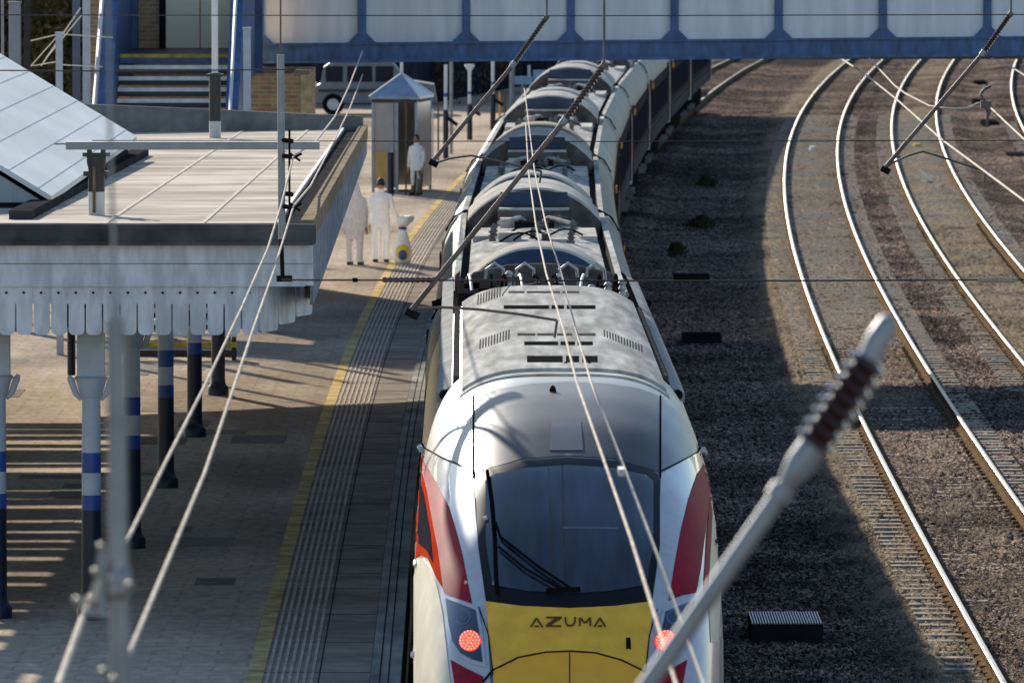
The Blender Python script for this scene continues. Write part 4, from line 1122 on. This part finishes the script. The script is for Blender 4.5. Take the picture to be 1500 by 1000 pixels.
span(68, 103, -60, 420, .006, 'thin cross-span wire high at the left in front of the stairs')
# drop tube and arm over the canopy
dr = empty('drop_tube', pd(413, -60, 80), 'slim grey drop tube hanging in front of the canopy roof with clamps', 'pole')
MB().tube([pd(411, -60, 80), pd(411, 85, 80)], .008, 8).build('rod', M['galvdark'], dr)
MB().tube([pd(411, 80, 80), pd(413, 350, 80)], .034, 12).build('tube', M['galv'], dr, smooth=50)
b = MB(); b.tube([pd(424, 190, 80), pd(424, 312, 80)], .012, 6)
for y in (205, 228, 283, 302): b.tube([pd(412, y, 80.0), pd(428, y+2, 79.9)], .022, 8)
for y in (230, 303): b.tube([pd(427, y+3, 80), pd(442, y-5, 80)], .014, 6); b.tube([pd(424, y-6, 80), pd(440, y+6, 80)], .012, 6)
b.tube([pd(412, 350, 80), pd(414, 405, 80)], .02, 8); b.tube([pd(405, 408, 80), pd(428, 408, 80)], .03, 8)
b.build('clamps', M['vent'], dr, smooth=50)
b = MB(); q0, q1 = pd(97, 212, 81), pd(468, 209, 81)
b.box((q0.x, 80.9, q0.z-.045), (q1.x, 81.1, q0.z+.03)); b.tube([pd(80, 211, 81), pd(300, 211, 81)], .008, 6)
b.build('cross_bar', M['galv'], dr)
# foreground pole, out of focus
fp = empty('foreground_pole', pd(173, 1040, 22), 'blurred grey foreground tube with bolted clamps at the left', 'pole')
MB().tube([pd(178, 1100, 22), pd(173, 760, 22), pd(169, 465, 22)], .0245, 16).build('tube', M['galv'], fp, smooth=50)
MB().tube([pd(169, 470, 22), pd(169, 430, 22), pd(161, 200, 22), pd(158, -60, 22)], [.016, .006, .005, .005], 10).build('rod', M['galv'], fp, smooth=50)
b = MB()
b.tube([pd(150, 805, 21.8), pd(146, 870, 21.8), pd(152, 905, 21.8)], .013, 10); b.tube([pd(162, 845, 21.9), pd(192, 848, 21.9)], .030, 12); b.tube([pd(160, 862, 21.9), pd(190, 860, 21.9)], .030, 12)
b.tube([pd(120, 898, 21.8), pd(150, 898, 21.8)], .012, 8)
b.build('clamp', M['galv'], fp, smooth=50)
b = MB(); b.tube([pd(146, 850, 21.8), pd(136, 878, 21.8), pd(112, 884, 21.8)], .013, 10); b.build('wire_hook', M['wire'], fp, smooth=60)
for (x, y) in ((149,801),(141,838),(163,825),(190,858),(152,984),(168,995),(113,880)):
    p = pd(x, y, 21.75); MB().lathe((p.x, p.y, p.z-.008), [(.004,-.004),(.010,0),(.012,.008),(.010,.016),(.003,.02)], 10).build('bolt', M['steel'], fp, smooth=50)
# foreground insulator arm
DI = 22.0
fi = empty('foreground_cantilever', pd(1300, 470, DI), 'blurred foreground cantilever tube with brown ribbed insulator at lower right', 'cantilever')
A_, B_, C_, E_ = pd(1297, 480, DI), pd(1275, 525, DI), pd(1190, 655, DI), pd(940, 1015, DI)
MB().tube([pd(1306, 464, DI), pd(1301, 471, DI), pd(1284, 500, DI), B_], [.012, .026, .032, .034], 14).build('upper_socket', M['galv'], fi, smooth=50)
b = MB(); P = []; R = []; ns = 8
for i in range(ns*4+1):
    t = i/(ns*4); P.append(B_.lerp(C_, t)); R.append((.032, .050, .056, .046)[i % 4])
b.tube(P, R, 20); b.build('insulator', M['porcelain'], fi, smooth=80)
dv = (E_-C_).normalized()
MB().tube([C_-dv*.02, C_+dv*.05, C_+dv*.10, C_+dv*.12], [.038, .040, .030, .0235], 16).build('lower_socket', M['galv'], fi, smooth=50)
MB().tube([C_+dv*.10, E_, E_+dv*.2], .0245, 16).build('tube', M['galv'], fi, smooth=50)
MB().tube([C_+dv*.125, C_+dv*.16], .034, 16).build('collar', M['galv'], fi, smooth=50)

# ---------------------------------------------------------------- shelter
SD = 198.0
sh = empty('platform_shelter', pd(588, 268, SD), 'small glazed shelter with blue pyramid roof on the far platform', 'shelter')
def sx_(px, D=SD): return (px-750)/F*D
x0, x1 = sx_(546), sx_(610); y0, y1 = SD, SD+2.0; zt_ = PZ+2.22
b = MB(); ap = ((x0+x1)/2, (y0+y1)/2, PZ+2.74)
e = .08; c4 = [(x0-e, y0-e, zt_), (x1+e, y0-e, zt_), (x1+e, y1+e, zt_), (x0-e, y1+e, zt_)]
b.add(c4+[ap]+[(x, y, z-.06) for x, y, z in c4], [(0,1,4),(1,2,4),(2,3,4),(3,0,4),(5,6,1,0),(6,7,2,1),(7,8,3,2),(8,5,0,3),(8,7,6,5)])
rf = b.build('roof', M['shelterroof'], sh)
b = MB()
for c in c4: b.bar(c, ap, .035, .03)
b.tube([ap, (ap[0], ap[1], ap[2]+.3)], .035, 8); b.build('roof_rib', M['white'], rf)
for (a, c) in (((x0, y0), (x1, y0)), ((x1, y0), (x1, y1)), ((x0, y0), (x0, y1)), ((x0, y1), (x1, y1))):
    hz = (a[1] == c[1])
    front = hz and a[1] == y0
    xe_ = c[0]-.45 if front else c[0]
    b = MB(); b.box((a[0], a[1], PZ+.1), (xe_ if hz else c[0]+.02, c[1] if not hz else c[1]+.02, zt_-.14)); b.build('glazing', M['shelterglass'], sh)
for (x, y) in ((x0, y0-.01), (x1, y0-.01), (x0, y1+.03), (x1, y1+.03), (x0+.45, y0-.01), (x1-.45, y0-.01)): MB().box((x-.03, y-.03, PZ), (x+.03, y+.03, zt_-.065)).build('post', M['shelterframe'], sh)
MB().box((x0-.02, y0-.05, zt_-.14), (x1+.02, y0-.02, zt_-.065)).build('fascia', M['black'], sh)
MB().box((x0+.04, y0-.035, PZ+.3), (x0+.50, y0-.015, PZ+.95)).build('notice_board', M['poster'], sh)
sh.rotation_euler = (0, 0, -.15)
b = MB(); p = pd(572, 265, SD-2); tag(MB().tube([(p.x, SD-2, PZ), (p.x, SD-2, PZ+1.0)], .08, 12).build('bollard', M['navy'], origin=(p.x, SD-2, PZ), smooth=40), 'dark bollard in front of the glass shelter', 'bollard')
tag(MB().tube([(p.x+.35, SD-1.5, PZ), (p.x+.35, SD-1.5, PZ+2.1)], .02, 8).build('thin_pole', M['rust'], origin=(p.x+.35, SD-1.5, PZ)), 'thin brown pole right of the bollard by the shelter', 'pole')

# far platform posts
def bollard_post(px, by, ty, wpx, label, head=False):
    q = pz(px, by, PZ); D = q.y; x = q.x; zt_ = pd(px, ty, D).z; r = wpx*D/F/2
    root = empty('banded_post', (x, D, PZ), label, 'post', 'navy and white posts on the far platform')
    h_ = zt_-PZ
    MB().tube([(x, D, PZ), (x, D, PZ+h_*.52)], r, 12).build('lower_shaft', M['navy'], root, smooth=40)
    MB().tube([(x, D, PZ+h_*.52), (x, D, zt_)], r*.62, 12).build('upper_shaft', M['white'], root, smooth=40)
    MB().tube([(x, D, PZ+h_*.66), (x, D, PZ+h_*.70)], r*.66, 12).build('band', M['midblue'], root, smooth=40)
    MB().bar((x+r*.5, D, PZ+h_*.44), (x+.30, D, PZ+h_*.36), .09, .09).build('side_bracket', M['vent'], root)
    if head:
        MB().tube([(x, D, zt_-.02), (x, D, zt_+.14), (x, D, zt_+.18)], [r*.6, r*1.9, r*1.7], 12).build('lamp_head', M['white'], root, smooth=40)
bollard_post(653, 233, 95, 8, 'nearest navy and white banded post, just right of the glass shelter')
bollard_post(688, 205, 104, 8, 'second banded post from the shelter, with a flared white head', True)
bollard_post(722, 190, 90, 8, 'third banded post from the shelter, with pale blue collar')
bollard_post(775, 150, 96, 7, 'furthest banded post, in front of the pale blue signs')
for (px, by, ty, w_, m, lb) in ((750, 163, 88, 8, 'galv', 'thick grey pole between the banded posts and the train'), (661, 225, 90, 5, 'galv', 'grey pole beside the nearest banded post'), (732, 188, 135, 3, 'amber', 'left of two thin yellow poles beyond the banded posts'), (740, 180, 135, 3, 'rust', 'right of two thin poles beyond the banded posts, brown'),
        (642, 238, 155, 2.5, 'rust', 'thin brown pole at the right corner of the shelter'), (634, 240, 160, 2.5, 'cream', 'thin cream pole touching the right wall of the shelter')):
    q = pz(px, by, PZ); zt_ = pd(px, ty, q.y).z; r = w_*q.y/F/2
    tag(MB().tube([q, (q.x, q.y, zt_)], r, 8).build('platform_pole', M[m], origin=q), lb, 'pole', 'plain poles on the far platform')
for k, (px, py, w_, h_, lb) in enumerate(((765, 118, 30, 12, 'pale blue sign board left of the furthest banded post'), (792, 110, 22, 14, 'pale blue sign board right of the furthest banded post'))):
    q = pd(px, py, 268); ww = w_*268/F/2; hh = h_*268/F/2
    r = empty('station_sign', (q.x, 268, PZ), lb, 'sign', 'pale blue signs')
    MB().box((q.x-ww, 268, q.z-hh), (q.x+ww, 268.06, q.z+hh)).build('board', M['sky_blue_sign'], r)
    MB().box((q.x-.03, 268.06, PZ), (q.x+.03, 268.12, q.z-hh+.05)).build('post', M['galv'], r)
# fence along the far platform
fe = empty('boundary_fence', pz(640, 158, PZ), 'dark blue panelled fence along the back of the far platform', 'fence')
A1, A2 = Vector((-30, 292, 0)), Vector((-2.9, 272, 0)); A3 = Vector((.9, 302, 0)); A4 = Vector((3.0, 330, 0))
def fence_run(a, c, n):
    for i in range(n):
        p, q = a.lerp(c, i/n), a.lerp(c, (i+.97)/n)
        b = MB(); b.bar(p+Vector((0,0,PZ+1.45)), q+Vector((0,0,PZ+1.45)), .05, 2.9); b.build('panel', M['fence'], fe)
        MB().box((p.x-.05, p.y-.1, PZ), (p.x+.05, p.y, PZ+3.0)).build('post', M['fence'], fe)
fence_run(A1, A2, 14); fence_run(A2, A3, 16); fence_run(A3, A4, 8)

# people --------------------------------------------------------------
def skin_mesh(verts, edges, radii, subs=2):
    me = bpy.data.meshes.new('tmp'); me.from_pydata(verts, edges, [])
    o = bpy.data.objects.new('tmp', me); COL.objects.link(o)
    md = o.modifiers.new('s', 'SKIN')
    for i, r in enumerate(radii):
        sv = me.skin_vertices[0].data[i]; sv.radius = r if isinstance(r, tuple) else (r, r)
    me.skin_vertices[0].data[0].use_root = True
    m2 = o.modifiers.new('b', 'SUBSURF'); m2.levels = subs; m2.render_levels = subs
    dg = bpy.context.evaluated_depsgraph_get(); r = bpy.data.meshes.new_from_object(o.evaluated_get(dg))
    bpy.data.objects.remove(o); r.polygons.foreach_set('use_smooth', [True]*len(r.polygons)); return r
def link_mesh(name, me, m, parent):
    me.materials.clear(); me.materials.append(m); o = bpy.data.objects.new(name, me); COL.objects.link(o); o.parent = parent; return o
def person(px, by, hpx, label, suit, hair_m, pose, D=None, trousers=None, cape=False, rot=0):
    q = pz(px, by, PZ); h = hpx*q.y/F
    root = empty('person', q, label, 'person')
    s = h/1.75
    bag = pose == 'bag'
    V = [(0,0,.95),(0,0,1.15),(0,0,1.36),(0,0,1.47),(0,.0,1.56),(0,0,1.66),
         (-.10,0,.88),(-.11,-.02,.50),(-.11,.02,.10),(-.11,-.10,.03),
         (.10,0,.88),(.11,.0,.50),(.12,.02,.10),(.12,-.10,.03),
         (-.19,0,1.38),(-.25,.01,1.12),(-.23,-.06,.88),(-.23,-.08,.80),
         (.19,0,1.38),(.26,0,1.13),(.33 if bag else .24,-.10,.95 if bag else .88),(.38 if bag else .24,-.14,.93 if bag else .80)]
    E = [(0,1),(1,2),(2,3),(3,4),(4,5),(0,6),(6,7),(7,8),(8,9),(0,10),(10,11),(11,12),(12,13),(2,14),(14,15),(15,16),(16,17),(2,18),(18,19),(19,20),(20,21)]
    R = [(.15,.11),(.145,.11),(.155,.11),.055,.085,.075,.095,.07,.045,.035,.095,.07,.045,.035,.065,.05,.038,.03,.065,.05,.038,.03]
    sc_ = lambda v: (v[0]*s, v[1]*s, v[2]*s)
    sg_ = -1 if bag else 1
    V = [(v[0]*sg_, v[1], v[2]) for v in V]
    me = skin_mesh([sc_(v) for v in V], E, [tuple(k*s for k in (r if isinstance(r, tuple) else (r, r))) for r in R])
    link_mesh('body', me, suit, root)
    # hands with fingers
    for (hx, hy, hz) in ((-.23,-.08,.78), ((.38,-.14,.91) if bag else (.24,-.08,.78))):
        hx *= sg_
        b = MB(); b.tube([(hx*s,hy*s,(hz+.02)*s), (hx*s,(hy-.01)*s,(hz-.06)*s)], [.028*s,.034*s], 8)
        for k in range(4): b.tube([((hx+(k-1.5)*.016)*s,(hy-.01)*s,(hz-.06)*s), ((hx+(k-1.5)*.017)*s,(hy-.03)*s,(hz-.11-.01*(k%3))*s), ((hx+(k-1.5)*.016)*s,(hy-.015)*s,(hz-.14)*s)], .008*s, 5)
        b.tube([((hx+.03)*s,hy*s,(hz-.01)*s), ((hx+.05)*s,(hy-.03)*s,(hz-.06)*s)], .010*s, 5)
        b.build('hand', M['skin'], root, local=True, smooth=60)
    # head
    b = MB(); rings = []
    for i in range(13):
        t = i/12; z = 1.49+.26*t; rr = math.sin(math.pi*(.06+.90*t))**.6
        rings.append([(.078*rr*s*math.cos(a), (-.005+.098*rr*math.sin(a))*s, z*s) for a in np.linspace(0, 2*math.pi, 17)[:-1]])
    b.loft(rings); hd = b.build('head', M['skin'], root, local=True, smooth=70)
    b = MB(); b.tube([(0,-.095*s,1.64*s),(0,-.125*s,1.60*s)], [.010*s,.018*s], 6)
    for sx in (-1, 1): b.tube([(sx*.078*s,.0,1.64*s),(sx*.088*s,.01*s,1.60*s)], .016*s, 6)
    b.build('nose_and_ears', M['skin'], hd, local=True, smooth=60)
    b = MB()
    for sx in (-1, 1): b.tube([(sx*.03*s,-.090*s,1.645*s),(sx*.03*s,-.10*s,1.645*s)], .009*s, 6)
    b.tube([(-.025*s,-.094*s,1.56*s),(.025*s,-.094*s,1.56*s)], .006*s, 6)
    b.build('eyes_and_mouth', M['hair'], hd, local=True)
    b = MB(); rings = []
    for i in range(7):
        t = i/6; z = 1.62+.155*t; rr = math.cos(t*math.pi/2*.96)**.5
        rings.append([(.092*rr*s*math.cos(a), (.014+.105*rr*math.sin(a))*s, z*s) for a in np.linspace(0, 2*math.pi, 17)[:-1]])
    b.loft(rings); b.build('hair' if hair_m is M['hair'] else 'hood', hair_m, root, local=True, smooth=70)
    if cape:        # loose hooded overall, wide at the hips
        prof = [(.55,.13,.12),(.70,.20,.15),(.82,.26,.18),(1.0,.27,.19),(1.15,.255,.19),(1.30,.225,.17),(1.42,.18,.15),(1.52,.135,.135),(1.62,.115,.125),(1.72,.075,.09),(1.80,.02,.02)]
        b = MB(); b.loft([[(rx*s*math.cos(a)*(1+.05*math.sin(5*a)), (ry*s*math.sin(a)+.02)*(1+.04*math.sin(7*a)), z*s) for a in np.linspace(0, 2*math.pi, 29)[:-1]] for z, rx, ry in prof])
        b.build('hooded_cape', suit, root, local=True, smooth=60)
    else:
        prof = [(.72,.19,.14),(.85,.20,.145),(1.0,.185,.135),(1.2,.20,.14),(1.34,.21,.135),(1.42,.14,.10),(1.47,.07,.07)]
        b = MB(); b.loft([[(rx*s*math.cos(a)*(1+.03*math.sin(6*a)), ry*s*math.sin(a)*(1+.03*math.sin(5*a)), z*s) for a in np.linspace(0, 2*math.pi, 25)[:-1]] for z, rx, ry in prof])
        b.build('jacket', suit, root, local=True, smooth=60)
    for sx in (-1, 1):
        b = MB(); b.loft([[(sx*.11*s + .085*k*s*math.cos(a), .02*s+.09*k*s*math.sin(a), z*s) for a in np.linspace(0, 2*math.pi, 13)[:-1]] for z, k in ((.07,.85),(.3,.8),(.55,.98),(.75,1.15))])
        b.build('trouser_leg', trousers or suit, root, local=True, smooth=60)
        MB().loft([[(sx*.115*s+x*s, y*s, z*s) for x, y in ((-.045,.07),(.045,.07),(.05,-.10),(.03,-.19),(-.03,-.19),(-.05,-.10))] for z in (0, .05, .09)], caps=True).build('shoe', M['black'], root, local=True, smooth=50)
    root.rotation_euler = (0, 0, rot)
    return root, q, s
person(520, 388, 122, 'person in grey-white pointed hooded cape standing beside the canopy edge', M['suit'], M['suit'], 'stand', cape=True, rot=2.9)
pr, q, s = person(558, 384, 122, 'person in white coverall with dark hair, holding a tied white sack', M['suitwhite'], M['hair'], 'bag', rot=3.05)
person(610, 286, 88, 'person in white jacket and brown trousers leaning at the corner of the glass shelter', M['suitwhite'], M['hair'], 'stand', trousers=M['khaki'], rot=-.5)
# sack
bq = pz(590, 386, PZ); bg_ = empty('sack', bq, 'tall white plastic sack tied with a blue band, yellow and blue print at its foot', 'bag')
k_ = bq.y/F
prof = [(0,.15),(.03,.20),(.15,.215),(.30,.19),(.50,.145),(.60,.10),(.66,.075)]
b = MB(); b.loft([[(r*.80*math.cos(a)*(1+.05*math.sin(4*a+z*8)), r*.7*math.sin(a), z) for a in np.linspace(0, 2*math.pi, 25)[:-1]] for z, r in prof]); b.build('sack_body', M['bag'], bg_, local=True, smooth=60)
MB().lathe((0,0,.65), [(.078,0),(.080,.04)], 16).build('tie_band', M['midblue'], bg_, local=True)
b = MB(); b.loft([[(r*math.cos(a)*(.85+.26*math.sin(3*a)+.16*math.sin(7*a+z*30))+(z-.7)*.35, r*.8*math.sin(a), z+.12*r*math.cos(a)) for a in np.linspace(0, 2*math.pi, 19)[:-1]] for z, r in ((.69,.07),(.73,.12),(.79,.15),(.85,.16),(.89,.15),(.91,.07))]); b.build('gathered_top', M['bag'], bg_, local=True, smooth=60)
def patch_on(r0, z0, w_, h_, m, nm, off):
    b = MB(); rings = []
    for i in range(9):
        z = z0 - h_ + 2*h_*i/8; ww = w_*math.sqrt(max(.02, 1-((z-z0)/h_)**2)); row = []
        rr = np.interp(z, [p[0] for p in prof], [p[1] for p in prof])
        for j in range(9):
            a = -math.pi/2 + (j-4)/4*ww/max(rr, .1); row.append((rr*.80*math.cos(a)*(1.0+off)*(1+.05*math.sin(4*a+z*8)), rr*.7*math.sin(a)*(1+off)-.004, z))
        rings.append(row)
    b.loft(rings, closed=False, caps=False); b.build(nm, m, bg_, local=True, smooth=60)
patch_on(.2, .22, .20, .15, M['bagyellow'], 'yellow_print', .03)
patch_on(.2, .17, .10, .10, M['bagblue'], 'blue_print', .07)

# light and shadow bands put into the colours of a bench under the canopy
q = pz(265, 528, PZ)
r = empty('light_band_slats', q, 'yellow light and dark shadow bands painted as a low bench under the canopy behind the columns', 'slatwork')
for (z0, z1, m) in ((.36,.42,'white'),(.20,.28,'yellowstep'),(.05,.16,'black')): MB().box((q.x-.85, q.y, PZ+z0), (q.x+.85, q.y+.06, PZ+z1)).build('slat', M[m], r)
for s_ in (-1, 1): MB().box((q.x+s_*.8-.03, q.y+.06, PZ), (q.x+s_*.8+.03, q.y+.4, PZ+.42)).build('leg', M['black'], r)

# parked car beyond the brick tower
CD = 262.0
car = empty('parked_car', pd(520, 160, CD), 'silver estate car parked behind the shelter, half hidden under the footbridge', 'car')
def cx_(px): return (px-750)/F*CD
xa0, xa1 = cx_(457), cx_(640)
def carbox(b, prof_, y0, y1, m=0):
    n = len(prof_); b.add([(x, y0, z) for x, z in prof_] + [(x, y1, z) for x, z in prof_], [list(range(n)), list(range(n, 2*n))[::-1]] + [[i, (i+1)%n, n+(i+1)%n, n+i] for i in range(n)], m)
b = MB(); carbox(b, [(xa0, PZ+.35),(xa0+.1,PZ+.85),(xa0+.25,PZ+.95),(xa0+.35,PZ+1.45),(xa0+.6,PZ+1.62),(xa1-1.4,PZ+1.62),(xa1-.9,PZ+1.05),(xa1-.1,PZ+.92),(xa1,PZ+.35)], CD, CD+1.75); body_c = b.build('body', M['carpaint'], car)
for (a, c) in ((.42, .95), (1.08, 1.85), (1.95, 2.5)):
    MB().box((xa0+a, CD-.02, PZ+1.0), (xa0+c, CD+.01, PZ+1.48)).build('window', M['windowband'], car)
for wx in (xa0+.65, xa1-.75):
    w_ = MB().tube([(wx, CD-.05, PZ+.31), (wx, CD+.2, PZ+.31)], .33, 20).build('wheel', M['rubber'], car, smooth=40)
    MB().tube([(wx, CD-.08, PZ+.31), (wx, CD-.04, PZ+.31)], .18, 16).build('rim', M['axle'], w_, smooth=40)
MB().box((xa0-.01, CD-.03, PZ+.85), (xa0+.16, CD+.05, PZ+.99)).build('headlight', M['white'], car)
MB().box((xa0+.3, CD-.04, PZ+1.63), (xa1-1.3, CD+.02, PZ+1.68)).build('roof_rail', M['axle'], car)
MB().box((xa0+.2, CD-.035, PZ+.68), (xa1-.2, CD+.0, PZ+.78)).build('side_moulding', M['black'], car)

# trees at the top left and behind the fence
def leafy(name, c, rx, ry, rz, n, label, m=M['foliage']):
    root = empty(name, (c[0], c[1], PZ), label, 'tree', 'trees behind the station')
    b = MB(); b.tube([(c[0], c[1], PZ), (c[0]+.1, c[1], c[2]-.2*rz), (c[0]-.1, c[1], c[2]+.5*rz)], [.18, .12, .04], 8)
    for k in range(5):
        a = random.uniform(0, 6.28); b.tube([(c[0], c[1], c[2]-.5*rz+k*.2), (c[0]+rx*.6*math.cos(a), c[1]+ry*.6*math.sin(a), c[2]+rz*random.uniform(-.2,.6))], [.06, .015], 6)
    b.build('trunk', M['bark'], root, smooth=50)
    b = MB(); cl = [(random.gauss(0,.45), random.gauss(0,.45), random.gauss(0,.45)) for _ in range(26)]
    for i in range(n):
        k = random.choice(cl); p = Vector((c[0]+rx*(k[0]+random.gauss(0,.16)), c[1]+ry*(k[1]+random.gauss(0,.16)), c[2]+rz*(k[2]+random.gauss(0,.16))))
        u = Vector((random.gauss(0,1), random.gauss(0,1), random.gauss(0,1))).normalized(); v = u.orthogonal().normalized(); s_ = random.uniform(.04, .10)
        b.add([p-u*s_, p+v*s_*.6, p+u*s_, p-v*s_*.6], [(0,1,2,3)])
    b.build('crown', m, root)
q = pd(90, 40, 175); leafy('tree', (q.x, 175, q.z-.3), 1.2, 1.0, 1.6, 5000, 'dry brown-green tree behind the thin rails at top left')
q = pd(20, 40, 182); leafy('tree', (q.x, 182, q.z-.3), 1.4, 1.0, 1.8, 5000, 'dark tree behind the stout grey column at the top left corner')
q = pd(600, 100, 275); leafy('tree', (q.x, 275, 3.2), 2.6, 1.0, 1.8, 5000, 'dark bushy tree behind the parked car')
# dark wooded bank closing the view
b = MB(); 
tag(MB().box((-60, 330, -.3), (2.2, 334, 5.2)).build('embankment', mat('dark_bank', (.045, .042, .035), .95, var=.5, scale=1.5)), kind='structure')

# ---------------------------------------------------------------- track-side things
def pit(px, py, wpx, dd, label, light=True, hgt=.12):
    q = pz(px, py, -.2); w_ = wpx*q.y/F/2
    r = empty('drain_cover', q, label, 'drain', 'covers in the ballast')
    b = MB(); b.box((q.x-w_, q.y-dd/2, -.30), (q.x+w_, q.y+dd/2, -.30+hgt+.02)); b.build('frame', M['vent'], r)
    b = MB(); n_ = 26
    for i in range(n_): 
        x = q.x-w_+2*w_*(i+.2)/n_; b.box((x, q.y-dd*.48, -.29+hgt), (x+2*w_/n_*.5, q.y+dd/2, -.265+hgt))
    b.build('grating', M['axle'] if light else M['vent'], r)
pit(1150, 922, 104, 1.5, 'large grated cover lying in the shade to the right of the train nose', True, .21)
pit(1028, 494, 56, 1.6, 'grated cover in the shade beside the middle of the leading car', False, .13)
pit(1013, 406, 52, 1.2, 'narrow cover in the shade level with the end of the leading car', False, .13)
def tuft(px, py, w_, label):
    q = pz(px, py, -.25); root = empty('weed', q, label, 'plant', 'weeds in the shade')
    b = MB()
    for i in range(420):
        a = random.uniform(0, 6.28); rr = abs(random.gauss(0, .5))*w_; h_ = random.uniform(.05, .30)*(1-min(.8, rr/w_*.6)); l = random.uniform(.05, .16)
        p = Vector((rr*math.cos(a), rr*math.sin(a)*2.2, 0)); t = p + Vector((random.gauss(0,.06), random.gauss(0,.06), h_)); s_ = Vector((random.uniform(.01,.03), random.uniform(-.02,.02), 0))
        b.add([p-s_*.4, p+s_*.4, t+s_, t-s_+Vector((0,0,.02))], [(0,1,2,3)])
    b.build('leaves', M['leafgreen'], root, local=True)
    MB().tube([(0,0,-.05),(0,0,.08)], .012, 6).build('stem', M['bark'], root, local=True)
tuft(1035, 272, .26, 'small dark weed in the shade, further from the camera')
tuft(1027, 332, .36, 'broad low weed in the shade, nearer the camera')
tuft(990, 372, .16, 'tiny weed close to the side of the train')
def block(px, py, w_, d_, h_, m, label, rot=0, name='concrete_block'):
    q = pz(px, py, -.2); b = MB(); b.box((-w_/2, -d_/2, -.08), (w_/2, d_/2, h_-.05)); b.box((-w_/2+.02, -d_/2+.04, h_-.05), (w_/2-.02, d_/2-.04, h_))
    o = b.build(name, m, local=True); o.location = q; o.rotation_euler = (0, 0, rot); tag(o, label, 'block', 'pale things lying between the rails'); return o
q = pz(1367, 270, -.25); q2 = pd(1345, 249, q.y+.15)
b = MB(); b.bar(q, q2, .15, .10); tag(b.build('marker_post', M['door'], origin=q), 'leaning pale marker post between the rails of the second curving track', 'post')
block(1190, 222, .18, .5, .16, M['white'], 'small white block between the rails of the first curving track', 0)
block(1343, 215, .22, 1.2, .10, M['yellowstep'], 'flat ochre cover between the rails of the second curving track', 0)
block(1490, 228, .55, 3.0, .06, M['vent'], 'black mat at the right edge beyond the second track', 0, 'rubber_mat')
block(1450, 181, .5, 3.0, .10, M['vent'], 'dark slab standing for the shadow of the wire fitting on the ballast', 0, 'equipment_box')  # cast shadow of the wire fitting painted as a black slab
block(1436, 121, .45, 2.5, .08, M['vent'], 'dark box on the ballast near the footbridge at right', 0, 'equipment_box')
block(1431, 150, .3, 2.0, .12, M['vent'], 'dark box beside the kinked wire at right', 0, 'equipment_box')
